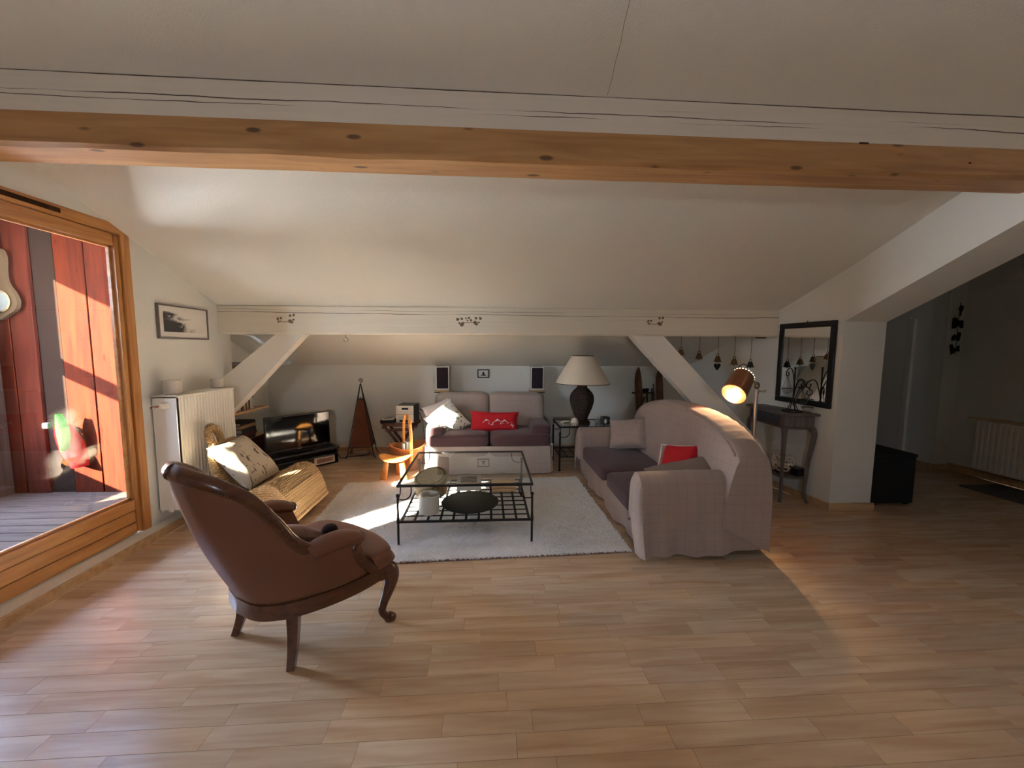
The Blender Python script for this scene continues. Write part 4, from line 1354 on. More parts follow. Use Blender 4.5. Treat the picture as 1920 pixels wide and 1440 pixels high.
tl = [r_[11] for r_ in ro][6:-6]
for p in along(tl, .0125):
    d = Vector((p[0] - .25, p[1] * 1.4, -.1))
    nail((p[0] + d.normalized().x * .006 - .004, p[1] + d.normalized().y * .006, p[2] + .02), d)
o = nh.build('nailhead_trim', brass, ac, weld=False); tag(o, kind='stuff')
# legs
for sg in (-1, 1):
    f_ = cr([(.475, sg * .315, .325), (.508, sg * .332, .29), (.515, sg * .340, .24), (.492, sg * .336, .17), (.468, sg * .328, .11), (.462, sg * .324, .065), (.482, sg * .330, .028), (.505, sg * .338, .008), (.512, sg * .34, 0)], 5)
    rr = [.036 + .012 * math.exp(-((i / len(f_) - .2) / .15) ** 2) - .017 * min(1, i / len(f_) * 1.5) + (.010 if i > len(f_) - 10 else 0) for i in range(len(f_))]
    MB().tube(f_, rr, 12).build('leg', chair_wood, ac)
    b_ = cr([(.03, sg * .208, .335), (.02, sg * .212, .25), (.012, sg * .217, .16), (.0, sg * .224, .08), (-.025, sg * .235, 0)], 5)
    if sg < 0:
        b_ = cr([(.055, sg * .215, .335), (.050, sg * .217, .25), (.045, sg * .220, .16), (.035, sg * .224, .08), (.02, sg * .23, 0)], 5)
    rr = [.036 - .015 * i / (len(b_) - 1) for i in range(len(b_))]
    MB().tube(b_, rr, 4, flat=(1.1, 1.1)).build('leg', chair_wood, ac, ang=25)
# a small cushion with a dark bobble on the seat
lc = thing('cushion', 'small brown plaid cushion with a dark pompom on the leather armchair', 'cushion', (-1.03, 2.06, .425), .93)
M = Matrix.Translation((0, 0, .065)) @ Matrix.Rotation(.45, 4, 'Y') @ Matrix.Rotation(-.25, 4, 'X')
MB().pillow(.34, .30, .11, M, seed=30, wr=.014).build('cover', check_fabric('plaid', srgb(128, 100, 92), srgb(70, 50, 48), .03), lc)
MB().ball((.13, -.12, .085), .042, 10, (1, 1, .8)).build('pompom', mat('dark_wool', srgb(34, 22, 22), 1.0, bump=1.0, bscale=80), lc)
# ================================================================== left side: radiator, cups, picture
def radiator(name, label, L, H, T, loc, rz, pitch, group=None):
    """Panel radiator; local x along the front, front face at y=0 looking towards -y."""
    r = thing(name, label, 'radiator', loc, rz, group)
    n = int(L / pitch)
    pts = []
    for k in range(n):
        x = -L / 2 + .012 + (L - .024) * k / n
        w = (L - .024) / n
        pts += [(x, 0), (x + w * .30, 0), (x + w * .45, .008), (x + w * .70, .008), (x + w * .85, 0)]
    pts.append((L / 2 - .012, 0))
    m = len(pts)
    mb = MB().add([(x, y, .015) for x, y in pts] + [(x, y, H - .015) for x, y in pts], [(i, i + 1, m + i + 1, m + i) for i in range(m - 1)])
    mb.box((0, .006, .008), (L, .014, .016), bev=.003, seg=1).box((0, .006, H - .008), (L, .014, .016), bev=.003, seg=1)
    mb.build('front_panel', rad_white, r, ang=20)
    for sx in (-1, 1):
        MB().box((sx * (L / 2 - .001), T / 2 + .004, H / 2 + .012), (.006, T - .008, H - .06), bev=.002, seg=1).build('side_panel', rad_white, r)
    MB().box((0, T - .01, H / 2), (L - .02, .012, H - .04)).build('back_panel', rad_white, r, smooth=False)
    g = MB()
    g.box((0, T / 2, H - .004), (L, T, .006))
    for k in range(int(L / .03)):
        g.box((-L / 2 + .02 + k * .03, T / 2, H + .001), (.012, T - .03, .004))
    g.build('top_grille', rad_white, r, smooth=False)
    return r
RLn = .70
rad = radiator('radiator', 'white ribbed panel radiator beside the balcony door', RLn, .98, .19, (-2.467, 3.585, .125), PI / 2, .036)
va = MB().tube([(-RLn / 2 - .10, .12, .90), (-RLn / 2 - .005, .12, .90)], .008, 8)
va.build('valve_pipe', copper, rad)
MB().lathe([(.018, 0), (.024, .006), (.026, .05), (.02, .06), (.016, .085), (0, .087)], n=16, M=basis((-RLn / 2 - .035, .10, .905), (0, 0, 1), (0, 1, 0), (1, -.6, 0))).build('valve_knob', rad_white, rad)
MB().lathe([(.022, 0), (.024, .006), (.012, .009), (.010, .004), (0, .004)], n=16, M=basis((-RLn / 2 - .004, .10, .05), (0, 1, 0), (0, 0, 1), (-1, 0, 0))).build('end_plug', rad_white, rad)
c1 = thing('planter_cup', 'larger pale ceramic cup at the near end of the radiator top', 'cup', (-2.565, 3.325, 1.111))
MB().lathe([(.052, 0), (.06, .004), (.064, .09), (.064, .112), (.059, .112), (.056, .02), (0, .018)], n=32).build('body', ceramic, c1)
c2 = thing('tealight_cup', 'smaller pale ceramic cup at the far end of the radiator top', 'cup', (-2.555, 3.835, 1.111))
MB().lathe([(.038, 0), (.046, .004), (.05, .075), (.05, .086), (.045, .086), (.042, .02), (0, .018)], n=32).build('body', ceramic, c2)

def picture(name, label, w, h, loc, rz, fw_, fmat, art_fn, mount=.045, depth=.022):
    """Local: picture in xz-plane facing -y."""
    p = thing(name, label, 'picture', loc, rz)
    fr_ = MB()
    for (cx, cz, dx_, dz_) in ((0, h / 2 - fw_ / 2, w, fw_), (0, -h / 2 + fw_ / 2, w, fw_), (-w / 2 + fw_ / 2, 0, fw_, h - 2 * fw_), (w / 2 - fw_ / 2, 0, fw_, h - 2 * fw_)):
        fr_.box((cx, -depth / 2, cz), (dx_, depth, dz_), bev=.002, seg=1)
    fr_.build('frame', fmat, p)
    MB().box((0, -depth * .5, 0), (w - 2 * fw_ + .002, .004, h - 2 * fw_ + .002)).build('mount', paper, p, smooth=False)
    art_fn(p, w - 2 * fw_ - 2 * mount, h - 2 * fw_ - 2 * mount, -depth * .5 - .0028)
    return p
def sketch_mat(name, dark, light, sx, sz):
    """Ink-wash landscape: ridged dark masses fading to the right and up."""
    m = bpy.data.materials.new(name); m.use_nodes = True
    n, l, b = nodes_of(m); b.inputs['Roughness'].default_value = .9
    t = n.new('ShaderNodeTexCoord')
    nz = n.new('ShaderNodeTexNoise'); nz.inputs['Scale'].default_value = 9; nz.inputs['Detail'].default_value = 7; nz.inputs['Distortion'].default_value = .8
    mp = n.new('ShaderNodeMapping'); mp.inputs['Scale'].default_value = (1, 1, 2.2); mp.inputs['Location'].default_value = (3, 0, 1)
    l.new(t.outputs['Object'], mp.inputs[0]); l.new(mp.outputs[0], nz.inputs['Vector'])
    s = n.new('ShaderNodeSeparateXYZ'); l.new(t.outputs['Object'], s.inputs[0])
    ax = n.new('ShaderNodeMath'); ax.operation = 'MULTIPLY_ADD'; ax.inputs[1].default_value = .30 / sx; ax.inputs[2].default_value = .08
    l.new(s.outputs[0], ax.inputs[0])
    az = n.new('ShaderNodeMath'); az.operation = 'MULTIPLY_ADD'; az.inputs[1].default_value = .22 / sz
    l.new(s.outputs[2], az.inputs[0]); l.new(ax.outputs[0], az.inputs[2])
    ad = n.new('ShaderNodeMath'); ad.operation = 'ADD'
    l.new(nz.outputs['Fac'], ad.inputs[0]); l.new(az.outputs[0], ad.inputs[1])
    rp = n.new('ShaderNodeValToRGB')
    rp.color_ramp.elements[0].position = .38; rp.color_ramp.elements[0].color = dark
    rp.color_ramp.elements[1].position = .64; rp.color_ramp.elements[1].color = light
    l.new(ad.outputs[0], rp.inputs[0]); l.new(rp.outputs[0], b.inputs['Base Color'])
    MATS[name] = m
    return m
sk = sketch_mat('ink_landscape', srgb(64, 62, 62), srgb(226, 222, 214), .2, .1)
def art1(p, w, h, y):
    MB().box((0, y, 0), (w, .001, h)).build('drawing', sk, p, smooth=False)
picture('framed_picture', 'grey framed ink drawing of a hilly coast above the radiator', .565, .283, (-2.668, 3.625, 1.703), PI / 2, .013, mat('pewter_frame', srgb(112, 104, 98), .4, .3), art1)
def art2(p, w, h, y):
    mb = MB()
    mb.prism([(-.045, -.03), (.045, -.03), (.03, -.014), (.012, -.012), (-.012, -.012), (-.03, -.018)], lambda a, b: (a, y, b), lambda a, b: (a, y - .001, b))
    mb.prism([(-.012, -.012), (.012, -.012), (.012, .004), (-.012, .004)], lambda a, b: (a, y, b), lambda a, b: (a, y - .001, b))
    mb.prism([(-.022, .004), (.022, .004), (.0, .028)], lambda a, b: (a, y, b), lambda a, b: (a, y - .001, b))
    mb.build('print', black_matte, p, smooth=False)
picture('small_picture', 'small black framed picture on the knee wall between the two speakers', .172, .125, (-.06, YB - .003, 1.135), 0, .016, black, art2, .01, .018)

# ================================================================== book recess
sh = thing('wall_shelf', 'pale wooden shelf board in the recess behind the radiator', 'shelf', (-2.90, 4.66, .755))
MB().box((0, 0, 0), (.30, .76, .026), bev=.003, seg=1).build('board', pale_wood, sh)
for y_ in (-.25, .25):
    MB().box((-.13, y_, -.04), (.03, .03, .06)).build('bracket', iron, sh, smooth=False)
s2 = thing('low_bookcase', 'low dark bookcase in the recess behind the television', 'bookcase', (-2.93, 4.66, 0))
for zz_ in (.03, .42):
    MB().box((0, 0, zz_), (.24, .78, .025), bev=.003, seg=1).build('shelf', pale_wood if zz_ > .1 else dark_wood, s2)
for yy_ in (-.385, .385):
    MB().box((0, yy_, .215), (.24, .02, .43), bev=.003, seg=1).build('side', dark_wood, s2)
s3 = thing('upper_shelf', 'short dark shelf high in the recess behind the diagonal brace', 'shelf', (-2.90, 4.60, 1.19))
MB().box((0, 0, 0), (.29, .62, .022), bev=.003, seg=1).build('board', dark_wood, s3)
def book(label, col, loc, th, d, h, rz=0, lie=False, group=None, tilt=0):
    b = thing('book', label, 'book', loc, rz, group)
    cv = mat('cover_%d_%d_%d' % col, srgb(*col), .55)
    if lie:
        MB().box((-.004, 0, th / 2), (d - .008, h - .01, th - .008)).build('pages', paper, b, smooth=False)
        mb = MB().box((0, 0, .002), (d, h, .004)).box((0, 0, th - .002), (d, h, .004)).box((d / 2 - .002, 0, th / 2), (.004, h, th))
    else:
        MB().box((-.004, 0, h / 2), (d - .012, th - .006, h - .012)).build('pages', paper, b, smooth=False)
        mb = MB().box((0, -th / 2 + .002, h / 2), (d, .003, h)).box((0, th / 2 - .002, h / 2), (d, .003, h)).box((d / 2 - .002, 0, h / 2), (.004, th, h))
    mb.build('cover', cv, b, smooth=False)
    if not lie:
        MB().box((d / 2 + .0006, 0, h * .62), (.001, th * .6, h * .18)).build('spine_label', paper if sum(col) < 420 else dark_wood, b, smooth=False)
    return b
up_books = [('white', (222, 216, 206), .030, .23), ('pale grey', (186, 182, 178), .034, .215), ('dark green', (46, 62, 52), .022, .20), ('brown', (92, 54, 38), .026, .235), ('cream', (220, 202, 168), .03, .21), ('black', (32, 30, 32), .020, .22), ('beige', (196, 176, 146), .032, .225), ('navy', (36, 44, 72), .024, .205), ('ivory', (226, 220, 204), .036, .235), ('white with a dark mark', (214, 212, 210), .03, .24)]
yy_ = 4.50
for nm, col, th, h in up_books:
    book('%s upright book on the pale recess shelf' % nm, col, (-2.885, yy_ + th / 2, .7685), th, .17, h, group='upright books on the recess shelf')
    yy_ += th + .003
book('red book lying flat at the near end of the pale recess shelf', (168, 30, 34), (-2.87, 4.385, .7685), .035, .18, .22, lie=True, group='flat books in the recess')
for k, (nm, col, th) in enumerate((('dark brown', (58, 38, 30), .045), ('maroon', (92, 34, 36), .04), ('charcoal', (44, 42, 42), .05), ('tan', (150, 118, 84), .045), ('black glossy', (24, 23, 24), .03))):
    book('%s book in the low flat stack, %s from the bottom' % (nm, ('one', 'two', 'three', 'four', 'five')[k]), col, (-2.86 + .01 * (k % 3), 4.60 + .02 * (k % 2), .433 + sum((.045, .04, .05, .045, .03)[:k])), th, .2, .30 - .02 * (k % 3), lie=True, group='flat books in the recess')
for k, (nm, col) in enumerate((('dark', (52, 40, 34)), ('pale', (176, 160, 140)), ('brown', (96, 66, 46)), ('grey', (120, 112, 106)))):
    book('%s book in the small stack on the high recess shelf' % nm, col, (-2.87, 4.50 + .01 * k, 1.2015 + .03 * k), .03, .18, .28, lie=True, group='flat books on the high shelf')

# ================================================================== television
TA = math.atan2(5.22 - 4.657, -2.08 + 2.614)
tv = thing('television', 'flat black television on a low black stand in the left corner', 'television', (-2.345, 4.945, .215), TA)
TW, TH = .765, .44
MB().box((0, .02, TH / 2 + .012), (TW, .035, TH), bev=.005, seg=1).build('housing', black, tv)
MB().box((0, .0005, TH / 2 + .017), (TW - .024, .004, TH - .04)).build('screen', screen, tv, smooth=False)
MB().box((0, -.0, .022), (.05, .003, .006)).build('badge', steel, tv, smooth=False)
MB().box((0, .03, .004), (.36, .18, .012), bev=.004, seg=1).build('base', black, tv)
MB().box((0, .04, .03), (.08, .03, .06)).build('neck', black, tv, smooth=False)
bn = thing('tv_stand', 'low black television stand with an open front holding boxes', 'stand', (-2.36, 4.955, 0), TA)
MB().box((0, .0, .202), (.84, .40, .022), bev=.003, seg=1).build('top_board', black, bn)
MB().box((0, .0, .012), (.80, .38, .022), bev=.003, seg=1).build('bottom_board', black, bn)
for sx in (-1, 1):
    MB().box((sx * .39, 0, .107), (.02, .38, .168)).build('side_board', black, bn, smooth=False)
MB().box((0, .0, .125), (.76, .36, .014)).build('shelf', black, bn, smooth=False)
dv = thing('dvd_case', 'pale boxed film case in the lower bay of the television stand', 'case', (-2.345 + .22 * math.cos(TA) + .10 * math.sin(TA), 4.945 + .22 * math.sin(TA) - .10 * math.cos(TA), .0235), TA)
MB().box((0, 0, .045), (.26, .16, .088), bev=.003, seg=1).build('case_body', silver_face, dv)
MB().box((0, -.081, .045), (.2, .002, .05)).build('case_print', mat('pink_print', srgb(150, 116, 112), .6, var=.5, vscale=30), dv, smooth=False)
kb = thing('keyboard', 'thin black keyboard lying over the right edge of the television stand', 'keyboard', (-2.06, 4.98, .2135), TA)
MB().box((0, 0, .010), (.26, .10, .018), bev=.004, seg=1).build('body', black, kb)
for r_ in range(4):
    for c_ in range(10):
        pass
MB().box((0, 0, .0205), (.24, .08, .004), bev=.001, seg=1).build('key_pad', black_matte, kb)
cb_ = MB().tube(cr([(-2.03, 5.1, .205), (-2.0, 5.2, .1), (-1.97, 5.28, .012), (-1.90, 5.36, .006), (-1.82, 5.38, .006), (-1.70, 5.42, .006), (-1.66, 5.5, .006)], 6), .005, 6).build('power_cable', cork)
tag(cb_, 'dark cable running over the floor from the television to the pyramid lamp', 'cable')

# ================================================================== seagrass lounge chair: front towards +x
wc = thing('wicker_chair', 'low woven seagrass lounge chair with a looped head rest by the radiator', 'chair', (-1.95, 3.48, 0))
prof = cr([(.345, .06), (.318, .17), (.268, .285), (.205, .345), (.12, .335), (.0, .275), (-.11, .25), (-.20, .31), (-.28, .43), (-.345, .58), (-.38, .68)], 5)
def wseat(off):
    def fn(a, b):
        i = a * (len(prof) - 1); k = min(int(i), len(prof) - 2); t = i - k
        p = np.array(prof[k]) * (1 - t) + np.array(prof[k + 1]) * t
        d = np.array(prof[k + 1]) - np.array(prof[k]); d /= np.linalg.norm(d) + 1e-9
        nx, nz_ = d[1], -d[0]          # outwards (below / in front)
        wd = .335 if a < .62 else .335 - .20 * ((a - .62) / .38) ** 1.3
        u = 2 * b - 1
        dip = .02 * (1 - u * u) if .2 < a < .9 else 0
        row = a * 62; par = int(row) % 2
        rip = (.007 * abs(math.sin(PI * row)) * (.65 + .35 * math.sin(b * 2 * PI * 20 + par * PI + 2.2 * (row % 1)))) if off > 0 else 0
        return (p[0] + nx * (off - rip), u * wd, p[1] + nz_ * (off - rip) - dip)
    return fn
NA, NB = 310, 121
g0 = MB().grid(wseat(0), NA, NB)
g1 = MB().grid(wseat(.05), NA, NB)
m_ = MB().add(g0.v, [tuple(reversed(f)) for f in g0.f]).add(g1.v, g1.f)
N_ = NA * NB
for i in range(NA - 1):
    for jj in (0, NB - 1):
        a_, b_ = i * NB + jj, (i + 1) * NB + jj
        m_.f.append((a_, b_, N_ + b_, N_ + a_))
for jj in range(NB - 1):
    for i in (0, NA - 1):
        a_, b_ = i * NB + jj, i * NB + jj + 1
        m_.f.append((a_, b_, N_ + b_, N_ + a_))
m_.build('woven_seat', wicker, wc, ang=70)
for sg in (-1, 1):
    # woven side skirts that close the chair to the floor runners
    def side(a, b):
        x = .34 - .55 * a
        i = min(range(len(prof)), key=lambda k_: abs(prof[k_][0] - x) + (0 if prof[k_][1] < .45 and k_ > 3 else .2))
        zt = max(.10, prof[i][1] + .030)
        zb = .05 + .12 * a * a
        row = b * 13; par = int(row) % 2
        rip = .007 * abs(math.sin(PI * row)) * (.65 + .35 * math.sin(a * 2 * PI * 14 + par * PI + 2.2 * (row % 1)))
        return (x + .02 * (1 - b) * (1 - a), sg * (.322 + rip), zb + (zt - zb) * b)
    MB().grid(side, 90, 66).build('side_weave', wicker, wc, ang=70)
    MB().tube(cr([(.38, sg * .31, .07), (.28, sg * .31, .035), (.05, sg * .31, .018), (-.15, sg * .31, .022), (-.30, sg * .29, .10), (-.33, sg * .24, .25), (-.33, sg * .18, .48)], 5), .016, 8).build('runner', dark_wood, wc)
MB().tube([(.385, -.325, .082), (.385, .325, .082)], .014, 8).build('front_rail', pale_wood, wc)
lp = []
for k in range(28):
    a_ = 2 * PI * k / 28
    lp.append((-.385 - .03 * math.sin(a_), -.045 + .062 * math.cos(a_), .725 + .085 * math.sin(a_)))
lm = MB()
lm.tube(lp, .030, 10, closed=True, flat=(.75, 1.0))
# plait ridges round the loop
for k in range(56):
    a_ = 2 * PI * k / 56
    c_ = Vector((-.385 - .03 * math.sin(a_), -.045 + .062 * math.cos(a_), .725 + .085 * math.sin(a_)))
    rad_ = Vector((-.1 * math.sin(a_), math.cos(a_), math.sin(a_))).normalized()
    tn = Vector((0, -math.sin(a_), math.cos(a_)))
    lm.tube([tuple(c_ + rad_ * (.031 * math.cos(q_)) + Vector((.025 * math.sin(q_), 0, 0)) + tn * (.006 * math.sin(q_ * 2 + k))) for q_ in [x_ * PI / 5 for x_ in range(10)]], .0045, 4, closed=True)
lo_ = lm.build('head_loop', wicker, wc)
X_, Y_, Z_ = frame_from((.74, -.02, .67), (-.67, 0, .74))
gpl, _ = pillow_obj('cushion', 'grey cushion with a printed twig pattern leaning in the seagrass chair', .46, .48, .17, (-2.115, 3.48, .50), X_, Y_, Z_, grey_print, seed=40, pinch=.05)

# ================================================================== pyramid lamp
py = thing('pyramid_lamp', 'tall rusty parchment pyramid lamp in an iron frame with a spiral tip', 'lamp', (-1.735, 5.42, 0), .12)
ap = (0, 0, 1.0)
for sx in (-1, 1):
    for sy in (-1, 1):
        MB().tube([(sx * .19, sy * .14, .0), (sx * .165, sy * .125, .05), (sx * .155, sy * .12, .13), (sx * .004, sy * .004, 1.0)], .006, 6).build('frame_leg', iron, py)
def pyr(zb, zt, wb_x, wb_y):
    f = lambda z: (1.0 - z) / .87
    vs = []
    for z in (zb, zt):
        for sx, sy in ((-1, -1), (1, -1), (1, 1), (-1, 1)):
            vs.append((sx * wb_x * f(z), sy * wb_y * f(z), z))
    return vs
for k in range(4):
    v_ = pyr(.15, .78, .148, .113)
    q_ = [v_[k], v_[(k + 1) % 4], v_[4 + (k + 1) % 4], v_[4 + k]]
    MB().grid(lambda a, b: tuple(Vector(q_[0]).lerp(Vector(q_[1]), a).lerp(Vector(q_[3]).lerp(Vector(q_[2]), a), b)), 6, 10).build('shade_panel', rust, py)
rg = MB()
for z in (.145, .79):
    v_ = pyr(z, z, .152, .117)[:4]
    rg.tube(v_, .005, 5, closed=True)
for sx in (-1, 1):
    rg.tube(spiral((sx * .015, -.028, .81), .016, .004, PI / 2, PI / 2 + sx * 7, 14), .003, 5)
    rg.tube(spiral((sx * .12, -.13, .085), .03, .006, PI / 2, PI / 2 + sx * 8, 16), .004, 5)
rg.build('scroll_ring', iron, py)
MB().tube([(0, 0, .985), (0.0, 0, 1.02)] + spiral((.0, 0, 1.052), .032, .006, -PI / 2, -PI / 2 + 9.5, 30), .005, 6).build('spiral_finial', iron, py)

# ================================================================== folding stool table with the stereo
st = thing('folding_table', 'small round dark wooden folding table carrying the stereo', 'table', (-1.16, 5.24, 0), .1)
MB().lathe([(.0, .495), (.255, .495), (.262, .502), (.262, .516), (.255, .523), (0, .523)], n=40).build('top', dark_wood, st)
for sg in (-1, 1):
    for yy_ in (-.12, .12):
        MB().tube([(sg * .20, yy_ + .01 * sg, .49), (-sg * .16, yy_ + .01 * sg, .0)], .016, 4, flat=(1.2, .8)).build('leg', dark_wood, st, ang=25)
    MB().box((sg * .20, 0, .47), (.04, .36, .035), bev=.004, seg=1).build('bearer', dark_wood, st)
MB().box((0, -.15, .43), (.36, .018, .035), bev=.003, seg=1).box((-.0, -.13, .10), (.2, .018, .03), bev=.003, seg=1).build('stretcher', dark_wood, st)
ST_Z = .5235
sa = -.10
def hifi(name, label, z, h, kind):
    o = thing(name, label, 'stereo', (-1.065, 5.22, z), sa)
    MB().box((0, .02, h / 2 + .003), (.225, .27, h - .006), bev=.003, seg=1).build('case', black, o)
    MB().box((0, -.121, h / 2), (.232, .014, h - .002), bev=.003, seg=1).build('front_plate', silver_face, o)
    F = lambda x, z_: basis((x, -.128, z_), (1, 0, 0), (0, 0, 1), (0, -1, 0))
    if kind == 0:
        for x in (-.082, .085):
            MB().lathe([(.017, 0), (.017, .012), (.014, .016), (0, .016)], n=20, M=F(x, .074)).build('knob', silver_face, o)
        MB().box((.005, -.1285, .076), (.085, .002, .024)).build('display', screen, o, smooth=False)
        for k in range(6):
            MB().lathe([(.006, 0), (.006, .004), (0, .005)], n=10, M=F(-.09 + .036 * k, .028)).build('button', steel, o)
    else:
        MB().box((-.005, -.1285, .078), (.17, .002, .004)).build('tray_slot', black, o, smooth=False)
        MB().box((-.005, -.1285, .060), (.17, .002, .004)).build('vent_slot', black, o, smooth=False)
        MB().box((-.01, -.1285, .024), (.12, .002, .024)).build('display', screen, o, smooth=False)
        MB().lathe([(.008, 0), (.008, .004), (0, .005)], n=10, M=F(-.095, .024)).build('button', steel, o)
    for x in (-.09, .09):
        MB().lathe([(.012, -.001), (.012, .004)], (x, -.08, 0), 10).build('foot', black, o)
    return o
hifi('compact_disc_player', 'silver fronted disc player under the amplifier on the folding table', ST_Z, .105, 1)
hifi('amplifier', 'silver fronted amplifier with two knobs on top of the disc player', ST_Z + .106, .118, 0)
tr = thing('remote_tray', 'black tray with remote controls at the left of the folding table', 'tray', (-1.305, 5.15, ST_Z), .1)
t_ = MB().box((0, 0, .004), (.17, .15, .008))
for (x, y, dx_, dy_) in ((-.085, 0, .008, .15), (.085, 0, .008, .15), (0, -.075, .17, .008), (0, .075, .17, .008)):
    t_.box((x, y, .018), (dx_, dy_, .036))
t_.build('tray_body', black_matte, tr, smooth=False)
for k, rz_ in enumerate((.3, -.2)):
    r_ = thing('remote_control', 'grey remote control lying in the black tray, %s one' % ('front', 'rear')[k], 'remote', (-1.305 + .01 * k, 5.12 + .06 * k, ST_Z + .009), rz_, group='remote controls in the tray')
    MB().box((0, 0, .024), (.145, .04, .046 if k else .04), bev=.006, seg=1).build('body', silver_face, r_)
    MB().box((0, 0, .047 if k else .044), (.10, .028, .003)).build('keypad', black_matte, r_, smooth=False)
w_ = MB().tube(cr([(-.93, 5.35, .66), (-.88, 5.42, .62), (-.82, 5.46, .56), (-.72, 5.48, .54), (-.62, 5.50, .53)], 6), .005, 6)
tag(w_.build('speaker_cable', cork), 'dark cable looping from the amplifier towards the loveseat', 'cable')
w_ = MB().tube(cr([(-.955, 5.36, .66), (-.91, 5.42, .5), (-.885, 5.44, .25), (-.88, 5.46, .0)], 6), .0035, 5)
tag(w_.build('mains_cable', cork), 'thin cable hanging behind the folding table down to the floor', 'cable')

# ================================================================== willow basket and milking stool
wbk = thing('willow_basket', 'orange willow basket with a tall hooped handle holding papers beside the loveseat', 'basket', (-.99, 4.80, 0), .42)
def bask(a, b):
    th = a * 2 * PI
    z = .012 + b * .27
    r = .125 + .075 * (b ** .7) + .006 * math.sin(b * 60) * math.sin(th * 30)
    lift = .045 * b * b * math.cos(th) ** 2
    return (r * 1.08 * math.cos(th), r * math.sin(th), z + lift)
bm2 = MB().grid(bask, 72, 34, cu=True)
bm2.grid(lambda a, b: ((.125 + .065 * b ** .7) * 1.08 * math.cos(a * 2 * PI), (.125 + .065 * b ** .7) * math.sin(a * 2 * PI), .02 + b * .26 + .045 * b * b * math.cos(a * 2 * PI) ** 2), 40, 10, cu=True)
bm2.build('body', basket_w, wbk, ang=70, weld=False)
MB().lathe([(.0, .0), (.13, .0), (.13, .02), (0, .02)], n=28).build('bottom', basket_w, wbk)
MB().tube([(.205 * 1.08 * math.cos(a_), .203 * math.sin(a_), .283 + .045 * math.cos(a_) ** 2) for a_ in [k * 2 * PI / 40 for k in range(40)]], .011, 8, closed=True).build('rim', basket_w, wbk)
hd = cr([(0, -.195, .12), (0, -.202, .27), (0, -.195, .45), (0, -.15, .60), (0, -.06, .672), (0, .06, .672), (0, .15, .60), (0, .195, .45), (0, .202, .27), (0, .195, .12)], 5)
MB().tube(hd, .017, 8, flat=(.5, 1.15)).build('handle', honey_wood, wbk)
for k in range(4):
    a_ = R.uniform(-.5, .5)
    nn = thing('newspaper', 'rolled newspaper standing in the willow basket', 'newspaper', (-.99 + R.uniform(-.09, .07), 4.80 + R.uniform(-.08, .06), .12), 0, 'newspapers in the willow basket')
    d_ = Vector((R.uniform(-.3, .3), R.uniform(-.25, .1), 1)).normalized()
    sp_ = [tuple(d_ * (.20 * 0)), ]
    M = basis((0, 0, 0), d_.cross(Vector((0, 1, 0))).normalized(), d_.cross(d_.cross(Vector((0, 1, 0)))).normalized(), d_)
    def roll(a, b):
        th = a * 4 * PI
        r = .010 + .011 * a
        return (r * math.cos(th), r * math.sin(th), b * .215)
    MB().grid(roll, 32, 2).build('sheet', paper, nn, weld=False)
ms = thing('milking_stool', 'small honey coloured wooden stool with a curved seat in front of the basket', 'stool', (-1.055, 4.47, 0), -.12)
def stool(a, b):
    th, ph = a * 2 * PI, (b - .5) * PI
    f = lambda w, k_: math.copysign(abs(w) ** k_, w)
    cx, cy, cz = math.cos(ph) ** .5 * f(math.cos(th), .7), math.cos(ph) ** .5 * f(math.sin(th), .8), math.sin(ph)
    return (cx * .19, cy * .125, .215 + cz * .017 + .055 * abs(cx) ** 2.2)
MB().grid(stool, 40, 14, cu=True).build('seat', honey_wood, ms)
for (x, y) in ((-.09, -.06), (.09, -.06), (.0, .075)):
    def leg_(a, b):
        t = a
        cx, cy = x * (1 + .35 * (1 - t)), y * (1 + .35 * (1 - t))
        th = b * 2 * PI
        return (cx + (.042 - .012 * t) * math.cos(th), cy + .018 * math.sin(th), t * .212)
    l_ = MB().grid(leg_, 6, 12, cv=True)
    l_.f.append(tuple(range(12))); l_.f.append(tuple(60 + k for k in range(12)))
    l_.build('leg', honey_wood, ms, ang=50)
# ================================================================== speakers on stands behind the loveseat
def speaker(label, slabel, x, rz):
    s = thing('loudspeaker', label, 'speaker', (x, 5.49, .915), rz)
    MB().box((0, .0, .165), (.185, .20, .33), bev=.004, seg=1).build('cabinet', silver_face, s)
    MB().box((0, -.102, .172), (.155, .012, .29), bev=.005, seg=1).build('grille', mat('speaker_cloth', srgb(44, 30, 40), .95, var=.1, vscale=60), s)
    st_ = thing('speaker_stand', slabel, 'stand', (x, 5.49, 0), rz)
    MB().box((0, -.005, .9045), (.21, .22, .016), bev=.003, seg=1).build('plate', pale_wood, st_)
    MB().box((0, -.005, .889), (.215, .225, .014), bev=.003, seg=1).build('tray', black, st_)
    MB().tube([(0, 0, .012), (0, 0, .885)], .016, 10).build('pole', black, st_)
    MB().box((0, 0, .008), (.22, .20, .016), bev=.004, seg=1).build('base', black, st_)
    return s
speaker('loudspeaker with a dark grille standing above the left end of the loveseat', 'black speaker stand behind the left end of the loveseat', -.63, .10)
speaker('loudspeaker with a dark grille standing above the right end of the loveseat', 'black speaker stand behind the right end of the loveseat', .70, -.06)

